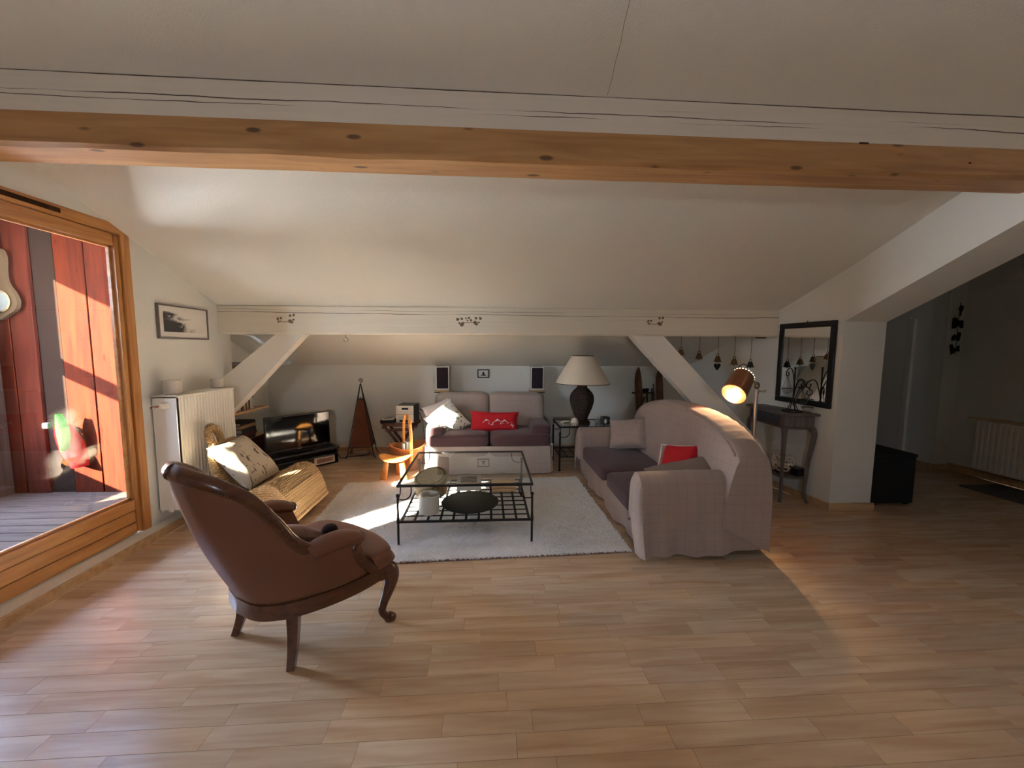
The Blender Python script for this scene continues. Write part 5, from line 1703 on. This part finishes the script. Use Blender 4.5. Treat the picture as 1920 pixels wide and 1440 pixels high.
# ================================================================== lamp table
lt = thing('lamp_table', 'wrought iron side table with a glass top between the two sofas', 'table', (1.235, 4.885, 0))
hx, hy, zt = .35, .245, .545
MB().box((0, 0, zt), (2 * hx - .02, 2 * hy - .02, .008)).build('glass_top', table_glass, lt, smooth=False)
t_ = MB()
for sx, sy, lx, ly in ((0, -hy, 2 * hx + .01, .016), (0, hy, 2 * hx + .01, .016), (-hx, 0, .016, 2 * hy), (hx, 0, .016, 2 * hy)):
    t_.box((sx, sy, zt - .002), (lx, ly, .018))
t_.build('top_frame', iron, lt, smooth=False)
for sx in (-1, 1):
    for sy in (-1, 1):
        lg = MB().tube([(sx * hx, sy * hy, 0), (sx * hx, sy * hy, .46)], .011, 8).lathe([(.02, 0), (.018, .008), (.01, .012)], (sx * hx, sy * hy, 0), 12)
        l_ = lg.build('leg', iron, lt)
        MB().ball((sx * hx, sy * hy, .468), .014, 8).build('finial', iron, l_)
        b_ = MB().tube(cr([(sx * hx, sy * hy, .42), (sx * (hx - .07), sy * hy, .42), (sx * (hx - .11), sy * hy, .45), (sx * (hx - .12), sy * hy, zt - .008)], 5), .005, 6)
        b_.tube([(sx * (hx - .005), sy * hy, .46), (sx * (hx - .005), sy * hy, zt - .005)], .005, 6)
        b_.build('corner_bracket', iron, lt)
t_ = MB()
for sy in (-1, 1):
    t_.box((0, sy * (hy - .008), .17), (2 * hx, .014, .014))
for sx in (-1, 1):
    t_.box((sx * (hx - .008), 0, .17), (.014, 2 * hy - .02, .014))
t_.build('shelf_frame', iron, lt, smooth=False)
for k in range(6):
    MB().box((-hx + 2 * hx * (k + 1) / 7, 0, .17), (.012, 2 * hy - .02, .006)).build('lattice_bar', iron, lt, smooth=False)
for k in range(5):
    MB().box((0, -hy + 2 * hy * (k + 1) / 6, .174), (2 * hx - .02, .012, .006)).build('lattice_bar', iron, lt, smooth=False)
TZ = zt + .0045
la = thing('table_lamp', 'table lamp with a cream cone shade and a dark woven jar base', 'lamp', (1.205, 4.88, TZ))
jar = cr([(.105, 0), (.112, .015), (.085, .035), (.070, .055), (.088, .11), (.125, .20), (.147, .29), (.140, .36), (.10, .42), (.062, .455), (.058, .475), (.066, .49)], 5)
MB().lathe([(0.001, 0)] + jar, n=48).build('body', dark_wicker, la)
rb = MB()
for k in range(30):
    z = .06 + k * .0132
    i = min(range(len(jar)), key=lambda q: abs(jar[q][1] - z))
    rb.tube([((jar[i][0] + .002 + .002 * (q % 2)) * math.cos(q * PI / 20), (jar[i][0] + .002 + .002 * (q % 2)) * math.sin(q * PI / 20), z) for q in range(40)], .0034, 4, closed=True)
for k in range(8):
    a_ = k * PI / 4 + .2
    rb.tube([((p[0] + .004) * math.cos(a_), (p[0] + .004) * math.sin(a_), p[1]) for p in jar[8:]], .005, 5)
o = rb.build('cane_weave', dark_wicker, la); tag(o, kind='stuff')
MB().lathe([(.03, .485), (.014, .50), (.012, .56), (.0, .565)], n=16).build('lamp_holder', brass, la)
sh_ = MB().lathe([(.342, .515), (.138, .862)], n=64)
sh_.f = [f for f in sh_.f if len(f) == 4]
sh_.v += [(x * .99, y * .99, z) for x, y, z in sh_.v]
sh_.f += [tuple(reversed([i + 128 for i in f])) for f in list(sh_.f)]
sh_.build('shade', shade_cloth, la, weld=False)
MB().tube([(.341 * math.cos(k * PI / 32), .341 * math.sin(k * PI / 32), .515) for k in range(64)], .004, 5, closed=True).tube([(.138 * math.cos(k * PI / 24), .138 * math.sin(k * PI / 24), .862) for k in range(48)], .004, 5, closed=True).build('shade_wire', brass, la)
ds = thing('shell_dish', 'small white dish with a green slice at the left of the lamp table', 'dish', (.985, 4.745, TZ))
MB().lathe([(.028, 0), (.034, .006), (.062, .03), (.058, .031), (.03, .010), (0, .008)], n=28).build('bowl', cream, ds)
MB().box((.0, 0, .028), (.07, .035, .012), bev=.005).build('leaf_slice', mat('olive_wax', srgb(120, 122, 60), .6), ds)
ds2 = thing('soap_tray', 'flat white tray behind the small dish on the lamp table', 'dish', (.995, 4.865, TZ), .2)
MB().box((0, 0, .008), (.12, .07, .014), bev=.005).build('tray_body', cream, ds2)
MB().box((0, 0, .022), (.09, .045, .014), bev=.006).build('soap', print_white, ds2)
cd = thing('dome_candle', 'egg shaped cream candle in a patterned cup beside the lamp base', 'candle', (1.075, 4.70, TZ))
MB().lathe([(.036, 0), (.046, .008), (.05, .035), (.048, .042), (0, .042)], n=28).build('cup', print_fabric('cup_pattern', srgb(214, 200, 180), srgb(70, 50, 40), 40, .52), cd)
MB().lathe([(.047, .042), (.047, .055), (.038, .082), (.022, .098), (.006, .104), (.003, .12), (0, .12)], n=28).build('wax', cream, cd)
tn = thing('candle_tin', 'dark patterned tin with a white oval at the right end of the lamp table', 'tin', (1.49, 4.80, TZ))
MB().lathe([(.055, 0), (.06, .004), (.06, .085), (.055, .09), (0, .09)], n=28).build('tin_body', print_fabric('tin_pattern', srgb(40, 52, 52), srgb(150, 160, 156), 34, .58), tn)
MB().ball((-.01, -.058, .045), .026, 8, (.7, .25, 1.1)).build('oval', print_white, tn)
tn2 = thing('napkin_ring', 'small silver ring beside the dark tin on the lamp table', 'ring', (1.40, 4.83, TZ))
MB().tube([(.026 * math.cos(k * PI / 12), 0, .032 + .026 * math.sin(k * PI / 12)) for k in range(24)], .006, 6, closed=True, flat=(1, 2.2)).build('band', steel, tn2)
bx_ = thing('tissue_box', 'white box on the lattice shelf under the lamp table', 'box', (1.28, 4.74, .1785), .05)
MB().box((0, 0, .04), (.20, .11, .078), bev=.004, seg=1).build('box_body', paper, bx_)
MB().box((0, 0, .082), (.19, .1, .006), bev=.002, seg=1).build('lid', ceramic, bx_)
pu = thing('black_pouch', 'black pouch lying behind the white box under the lamp table', 'pouch', (1.26, 4.90, .1785))
MB().pillow(.26, .16, .07, Matrix.Translation((0, 0, .034)), pinch=.02, seed=50).build('pouch_body', black_matte, pu)

# ================================================================== old skis and sled against the knee wall
def ski(label, x, rz, top=1.235):
    s = thing('wooden_ski', label, 'ski', (x, 5.36, 0), rz)
    def f(a, b):
        t = a; u = 2 * b - 1
        w = .052 if t < .8 else .052 * max(.02, math.cos((t - .8) / .2 * PI / 2)) ** .6
        y = .215 * t - .0 - (.03 * max(0, (t - .86) / .14) ** 2)
        return (u * w, y, .003 + t * top)
    mb = MB()
    g0 = MB().grid(f, 34, 5); g1 = MB().grid(lambda a, b: (lambda p: (p[0], p[1] - .014, p[2]))(f(a, b)), 34, 5)
    mb.add(g0.v, g0.f).add(g1.v, [tuple(reversed(q)) for q in g1.f])
    n0 = 34 * 5
    for i in range(33):
        for jj in (0, 4):
            mb.f.append((i * 5 + jj, (i + 1) * 5 + jj, n0 + (i + 1) * 5 + jj, n0 + i * 5 + jj))
    for jj in range(4):
        mb.f.append((jj, jj + 1, n0 + jj + 1, n0 + jj)); mb.f.append((33 * 5 + jj, 33 * 5 + jj + 1, n0 + 33 * 5 + jj + 1, n0 + 33 * 5 + jj))
    mb.build('board', ski_wood, s)
    MB().box((0, .215 * .33 - .022, .41), (.09, .02, .03), bev=.003, seg=1).build('toe_iron', iron, s)
    return s
ski('old brown wooden ski standing at the left against the knee wall', 2.205, .06)
ski('old brown wooden ski standing at the right beside the white brace', 2.50, -.05, 1.22)
sd = thing('wooden_sled', 'dark wooden sled with upright slats leaning between the two skis', 'sled', (2.35, 5.44, 0), .0)
for k, (x, h) in enumerate(((-.075, .88), (.0, .915), (.075, .92), (.098, .99))):
    MB().tube([(x, .0, .01), (x, .15, h)], .014 if k != 3 else .009, 4, flat=(1.5, .8)).build('slat', dark_wood, sd, ang=25)
MB().tube([(-.24, .105, .862), (.09, .105, .862)], .013, 8).build('crossbar', dark_wood, sd)
MB().tube([(-.15, .02, .16), (.10, .02, .16)], .012, 8).build('crossbar', dark_wood, sd)
MB().tube([(-.235, .07, .32), (-.05, .10, .80)], .009, 6).build('strut', dark_wood, sd)
kn = MB()
for k in range(5):
    kn.ball((-.05 + R.uniform(-.025, .04), .10, .885 + R.uniform(-.03, .03)), .026, 6, (1.2, .8, .8))
kn.build('strap_knot', black_matte, sd)
MB().ball((-.245, .07, .34), .016, 8).build('knob', iron, sd)

# ================================================================== little bells under the purlin
bells = [(2.085, .115, 'first', 0), (2.29, .155, 'second', 0), (2.50, .185, 'third', 1), (2.69, .215, 'fourth', 0), (2.875, .245, 'fifth', 0)]
for bx, drop, nm, heart in bells:
    zt_ = 1.622 + .02 * (bx - XL) / (xw(4.06) - XL)
    lab = {'first': 'small brass bell on the shortest string under the cream beam, nearest the brace', 'second': 'small brass bell second from the brace under the cream beam', 'third': 'small brass bell with a heart shaped clapper hanging under the cream beam', 'fourth': 'small brass bell hanging right of the one with the heart clapper', 'fifth': 'dark small bell on the longest string, nearest the mirror'}[nm]
    b = thing('hanging_bell', lab, 'bell', (bx, 4.10, zt_))
    MB().tube([(0, 0, .003), (.001, 0, -drop * .5), (0, 0, -drop)], .0028, 5).build('string', ski_wood, b)
    MB().tube([(.014 * math.cos(k * PI / 8), 0, -drop - .014 + .014 * math.sin(k * PI / 8)) for k in range(16)], .004, 5, closed=True).build('loop', brass, b)
    MB().lathe([(.0, -.002), (.012, -.003), (.022, -.014), (.027, -.035), (.036, -.062), (.038, -.066), (.033, -.064), (.022, -.03), (0, -.01)], (0, 0, -drop - .022), 20).build('bell_body', iron if nm == 'fifth' else brass, b)
    cl = MB().tube([(0, 0, -drop - .06), (0, 0, -drop - .098)], .003, 5).ball((0, 0, -drop - .094), .008, 6)
    cl.build('clapper', brass, b)
    if heart:
        hp = cr([(0, -.045), (-.022, -.02), (-.036, .006), (-.03, .026), (-.014, .03), (0, .016), (.014, .03), (.03, .026), (.036, .006), (.022, -.02)], 3, closed=True)
        MB().prism(hp, lambda a, c_: (a, -.004, c_ - drop - .135), lambda a, c_: (a, .004, c_ - drop - .135)).build('heart', iron, b)
pn = MB().box((3.0, 4.13, 1.632), (.10, .04, .012), bev=.003, seg=1)
tag(pn.build('beam_plate', iron), 'small dark metal plate under the right end of the cream beam', 'plate')

# ================================================================== floor lamp with the copper shade
fl = thing('floor_lamp', 'steel floor lamp with a lit copper drum shade behind the big sofa', 'lamp', (2.365, 3.27, 0))
fl.scale = (.95, .95, 1.028)
MB().lathe([(.13, 0), (.135, .006), (.13, .018), (.03, .026), (.02, .05), (0, .05)], n=36).build('base', steel, fl)
MB().tube([(0, 0, .02), (0, 0, 1.10)], .017, 16).build('pole', steel, fl)
MB().tube([(0, 0, 1.085), (0, 0, 1.125)], .022, 14).build('collar', steel, fl)
MB().tube([(.015, 0, 1.105), (.075, -.005, 1.108)], .005, 8).ball((.08, -.005, 1.108), .012, 8).build('clamp_screw', steel, fl)
MB().tube([(.022 * math.cos(k * PI / 10), 0, 1.155 + .022 * math.sin(k * PI / 10)) for k in range(20)], .008, 8, closed=True).build('joint_ring', brass, fl)
MB().tube([(0, 0, 1.16), (-.05, -.01, 1.20), (-.115, -.02, 1.215)], .011, 8).build('arm', steel, fl)
hc = Vector((-.155, -.03, 1.235)); axd = Vector((-.66, -.46, -.60)).normalized()
tx_ = axd.cross(Vector((0, 0, 1))).normalized(); ty_ = axd.cross(tx_)
HM = basis(hc, tx_, ty_, axd)
MB().lathe([(.02, -.0), (.086, .004), (.094, .010), (.102, .235), (.099, .235), (.09, .014), (.02, .008)], n=44, M=HM).build('shade', copper, fl)
ho = MB()
for k in range(22):
    a_ = k * 2 * PI / 22
    ho.ball(tuple(HM @ Vector((.0885 * math.cos(a_), .0885 * math.sin(a_), .004))), .005, 5)
warm = bpy.data.materials.new('lamp_glow'); warm.use_nodes = True
nb_ = warm.node_tree.nodes['Principled BSDF']
nb_.inputs['Base Color'].default_value = (1, .9, .7, 1)
nb_.inputs['Emission Color'].default_value = (1.0, .78, .45, 1); nb_.inputs['Emission Strength'].default_value = 10
hob = ho.build('lit_vent_hole', warm, fl); tag(hob, kind='stuff')
MB().lathe([(.016, .0), (.018, .02), (.034, .05), (.038, .075), (.03, .098), (.014, .108), (0, .11)], n=24, M=HM).build('bulb', warm, fl)
MB().tube([tuple(HM @ Vector(p)) for p in [(.03, -.06, -.002), (.035, -.075, -.045), (.0, -.085, -.06), (-.035, -.075, -.045), (-.03, -.06, -.002)]], .005, 6).build('handle', iron, fl)
pd = bpy.data.lights.new('lamp_bulb_light', 'POINT')
pd.energy = 8.0; pd.color = (1.0, .70, .40); pd.shadow_soft_size = .02
po = bpy.data.objects.new('lamp_bulb_light', pd); C.objects.link(po); po.parent = fl
po.location = HM @ Vector((0, 0, .118))

# ================================================================== mirror
wn_ = Vector((.102, 1, 0)).normalized()
MRa = math.atan2(-1, .102)  # unused direction along the wall
def wall_basis(y, z, off=0.0):
    """Origin on the mirror wall, local x along the wall towards the camera, local y into the room's wall, z up."""
    d = Vector((.1015, -1, 0)).normalized()
    nrm = Vector((1, .1015, 0)).normalized()
    o = Vector((xw(y), y, z)) - nrm * off
    return o, math.atan2(d.y, d.x)
o_, a_ = wall_basis(3.70, 1.365)
mi_ = thing('wall_mirror', 'tall mirror in a black frame on the right wall above the console', 'mirror', o_, a_)
mw, mh, mf = .62, .82, .055
t_ = MB()
for (cx, cz, dx_, dz_) in ((0, mh / 2 - mf / 2, mw, mf), (0, -mh / 2 + mf / 2, mw, mf), (-mw / 2 + mf / 2, 0, mf, mh - 2 * mf), (mw / 2 - mf / 2, 0, mf, mh - 2 * mf)):
    t_.box((cx, -.014, cz), (dx_, .026, dz_), bev=.006, seg=1)
t_.build('frame', black, mi_)
MB().box((0, -.012, 0), (mw - 2 * mf + .004, .006, mh - 2 * mf + .004)).build('mirror_glass', mirror_m, mi_, smooth=False)
MB().tube([(.0, -.008, mh / 2 - .002), (0, -.008, mh / 2 + .012)], .006, 6).build('hanger', brass, mi_)

# ================================================================== console table under the mirror
cs = thing('console_table', 'grey painted console table with curved legs and a dark drawer below the mirror', 'table', (3.035, 3.82, 0), -.10)
# local: x towards the wall, y along it (near end at -y)
def outline(gx, gy, n=9):
    pts = []
    for k in range(n): pts.append((-gx - .018 * math.sin(PI * k / (n - 1)) ** 2 * (1 if True else 0), -gy + 2 * gy * k / (n - 1)))
    for k in range(1, n): pts.append((-gx + 2 * gx * k / (n - 1), gy + .012 * math.sin(PI * k / (n - 1))))
    for k in range(1, n): pts.append((gx, gy - 2 * gy * k / (n - 1)))
    for k in range(1, n - 1): pts.append((gx - 2 * gx * k / (n - 1), -gy - .012 * math.sin(PI * k / (n - 1))))
    return pts
def slab(gx, gy, z0, z1, name, m):
    po_ = outline(gx, gy)
    po2 = outline(gx - .008, gy - .008)
    n = len(po_)
    mb = MB().add([(x, y, z0) for x, y in po2] + [(x, y, z0 + .006) for x, y in po_] + [(x, y, z1 - .006) for x, y in po_] + [(x, y, z1) for x, y in po2],
                  [tuple(range(n - 1, -1, -1)), tuple(range(3 * n, 4 * n))] + [(r * n + i, r * n + (i + 1) % n, (r + 1) * n + (i + 1) % n, (r + 1) * n + i) for r in range(3) for i in range(n)])
    return mb.build(name, m, cs, ang=50)
slab(.165, .335, .868, .893, 'top', grey_wood)
slab(.140, .295, .755, .868, 'apron', grey_wood)
slab(.152, .310, .738, .757, 'moulding', grey_wood)
slab(.115, .265, .235, .257, 'lower_shelf', grey_wood)
dw = MB().box((-.158, -.0, .812), (.014, .46, .085), bev=.004, seg=1).build('drawer', mat('dark_blue_drawer', srgb(44, 46, 60), .45), cs)  # drawer front darker and bluer than the rest of the table
MB().ball((-.172, 0, .812), .012, 8).build('knob', brass, dw)
for sx in (-1, 1):
    for sy in (-1, 1):
        q_ = cr([(sx * .125, sy * .275, .745), (sx * .140, sy * .300, .70), (sx * .136, sy * .296, .60), (sx * .122, sy * .276, .42), (sx * .118, sy * .268, .25), (sx * .112, sy * .266, .10), (sx * .125, sy * .280, .025), (sx * .135, sy * .288, .0)], 5)
        rr = [.030 - .014 * min(1, i / 18) for i in range(len(q_))]
        MB().tube(q_, rr, 6, flat=(1.1, 1.1)).build('leg', grey_wood, cs, ang=30)
# candelabra
ca = thing('candelabra', 'black scrolled candelabra with hanging glass dishes on the console table', 'candle holder', (3.0, 3.62, .894), .3)
MB().tube([(.085 * math.cos(k * PI / 14), .085 * math.sin(k * PI / 14), .005) for k in range(28)], .005, 6, closed=True).build('base_ring', iron, ca)
MB().tube([(0, 0, .09), (0, 0, .42)], .007, 8).ball((0, 0, .43), .011, 8).build('stem', iron, ca)
ft = MB()
for k in range(6):
    t = k * PI / 3
    ft.tube(cr([(.085 * math.cos(t), .085 * math.sin(t), .006), (.045 * math.cos(t), .045 * math.sin(t), .02), (.012 * math.cos(t), .012 * math.sin(t), .10)], 4), .004, 5)
ft.build('foot_wires', iron, ca)
for k, (t, zb, zt_) in enumerate(((PI + .1, .30, .43), (PI + 1.2, .20, .33), (.0, .16, .31), (-1.1, .10, .25))):
    c_, s_ = math.cos(t), math.sin(t)
    ar = cr([(0, 0, zb - .04), (.02, 0, zb + .05), (.055, 0, zt_ - .012), (.10, 0, zt_), (.14, 0, zt_ - .03), (.142, 0, zt_ - .065), (.115, 0, zt_ - .075), (.10, 0, zt_ - .05), (.112, 0, zt_ - .038)], 5)
    ao = MB().tube([(x * c_, x * s_, z) for x, y, z in ar], .0048, 6).build('scroll_arm', iron, ca)
    ex = (.118 * c_, .118 * s_, zt_ - .078)
    hg = MB()
    for q_ in range(3):
        u = q_ * 2 * PI / 3 + .4
        hg.tube([ex, (ex[0] + .042 * math.cos(u), ex[1] + .042 * math.sin(u), ex[2] - .115)], .0018, 4)
    hg.tube([(ex[0] + .044 * math.cos(q_ * PI / 10), ex[1] + .044 * math.sin(q_ * PI / 10), ex[2] - .115) for q_ in range(20)], .0025, 5, closed=True)
    hg.build('hanger', iron, ao)
    MB().lathe([(.012, -.055), (.03, -.045), (.052, -.012), (.054, -.002), (.050, -.004), (.028, -.04), (0, -.048)], (ex[0], ex[1], ex[2] - .112), 22).build('glass_dish', clear_glass, ao)
# lattice lantern on the lower shelf
ln = thing('lattice_ornament', 'pale pierced ornament with dark base on the console table lower shelf', 'ornament', (3.02, 3.72, .2585), .2)
lat = MB()
for row in range(4):
    for k in range(9):
        a0 = (k + .5 * (row % 2)) * 2 * PI / 9
        rr_ = .075 + .018 * math.sin(PI * (row + .5) / 4)
        z0 = .045 + row * .036
        cx, cy = rr_ * math.cos(a0), rr_ * math.sin(a0)
        tv_ = Vector((-math.sin(a0), math.cos(a0), 0))
        lat.tube([(cx + tv_.x * .022 * math.cos(q_ * PI / 4), cy + tv_.y * .022 * math.cos(q_ * PI / 4), z0 + .021 * math.sin(q_ * PI / 4)) for q_ in range(8)], .005, 5, closed=True)
o = lat.build('pierced_rings', cream, ln); tag(o, kind='stuff')
MB().lathe([(.07, 0), (.085, .006), (.08, .022), (0, .022)], n=28).build('base', dark_wood, ln)
MB().lathe([(.03, .185), (.045, .19), (.02, .205), (0, .206)], n=20).build('cap', cream, ln)
lv = thing('dark_box', 'small dark box beside the pierced ornament on the console lower shelf', 'box', (3.075, 3.60, .2585), .1)
MB().box((0, 0, .035), (.08, .09, .07), bev=.004, seg=1).build('body', black_matte, lv)
MB().box((0, 0, .074), (.084, .094, .010), bev=.003, seg=1).build('lid', dark_wood, lv)

# ================================================================== dark end of the hall
bb = thing('black_chest', 'plain black chest behind the end of the mirror wall', 'chest', (3.93, 3.64, 0))
MB().box((0, 0, .245), (.43, .42, .45), bev=.006, seg=1).build('body', black_matte, bb)
MB().box((0, 0, .488), (.44, .43, .034), bev=.005, seg=1).build('lid', black_matte, bb)
for sx in (-1, 1):
    MB().box((sx * .17, 0, .01), (.05, .38, .02)).build('foot', black, bb, smooth=False)
hr = radiator('radiator', 'white radiator low on the wall of the dim hall', 1.1, .58, .09, (5.745, 3.63, .115), -PI / 2, .05)
# local +x of this one points to -y (towards the camera); the pipe and valve sit at its far end
MB().tube([(-.65, .045, .585), (-.30, .045, .60), (.5, .045, .60)], .014, 8).build('top_pipe', pale_wood, hr)
MB().box((-.60, .03, .56), (.10, .05, .05), bev=.01).build('valve_knob', rad_white, hr)
wm = thing('floor_mat', 'dark grey floor mat in front of the hall radiator', 'mat', (5.50, 3.30, 0), .0)
MB().box((0, 0, .006), (.50, 1.2, .010), bev=.003, seg=1).build('mat_pile', mat('mat_grey', srgb(84, 80, 76), .95, var=.2, vscale=30), wm)
for sy in (-1, 1):
    MB().box((0, sy * .595, .007), (.50, .012, .012)).build('edge_binding', black_matte, wm, smooth=False)
ar_ = thing('wall_ornament', 'vertical string of dark metal animal figures on the hall wall', 'ornament', (5.765, 4.474, 1.75))
MB().tube([(0, 0, .34), (0.0, 0, -.30)], .003, 5).build('cord', iron, ar_)
def fig(polys, z, nm, x=0):
    mb = MB()
    for pl2 in polys:
        mb.prism(pl2, lambda a, b: (x + a, -.012, z + b), lambda a, b: (x + a, -.004, z + b))
    mb.build(nm, iron, ar_, smooth=False)
fig([[(-.02, .03), (0, .055), (.03, .05), (.035, .015), (.015, -.02), (.008, -.075), (-.004, -.075), (-.002, -.02), (-.022, .0)]], .25, 'bird_figure')
fig([[(-.08, .06), (-.055, .075), (-.02, .06), (-.01, .035), (.06, .04), (.065, -.055), (.03, -.055), (.02, -.03), (-.02, -.03), (-.03, -.06), (-.08, -.06)]], .085, 'cat_figure', -.01)
fig([[(-.07, -.045), (-.06, .01), (-.03, .03), (-.01, .0), (.01, .05), (.035, .06), (.05, .03), (.035, -.05), (.01, -.055), (-.01, -.02), (-.035, -.05)]], -.075, 'rabbit_figure', -.012)
fig([[(-.08, .05), (-.05, .06), (-.025, .02), (.0, .005), (.03, .04), (.05, .045), (.05, .0), (.06, -.03), (.0, -.03), (-.02, -.05), (-.05, -.07), (-.06, -.03)]], -.225, 'squirrel_figure', -.015)
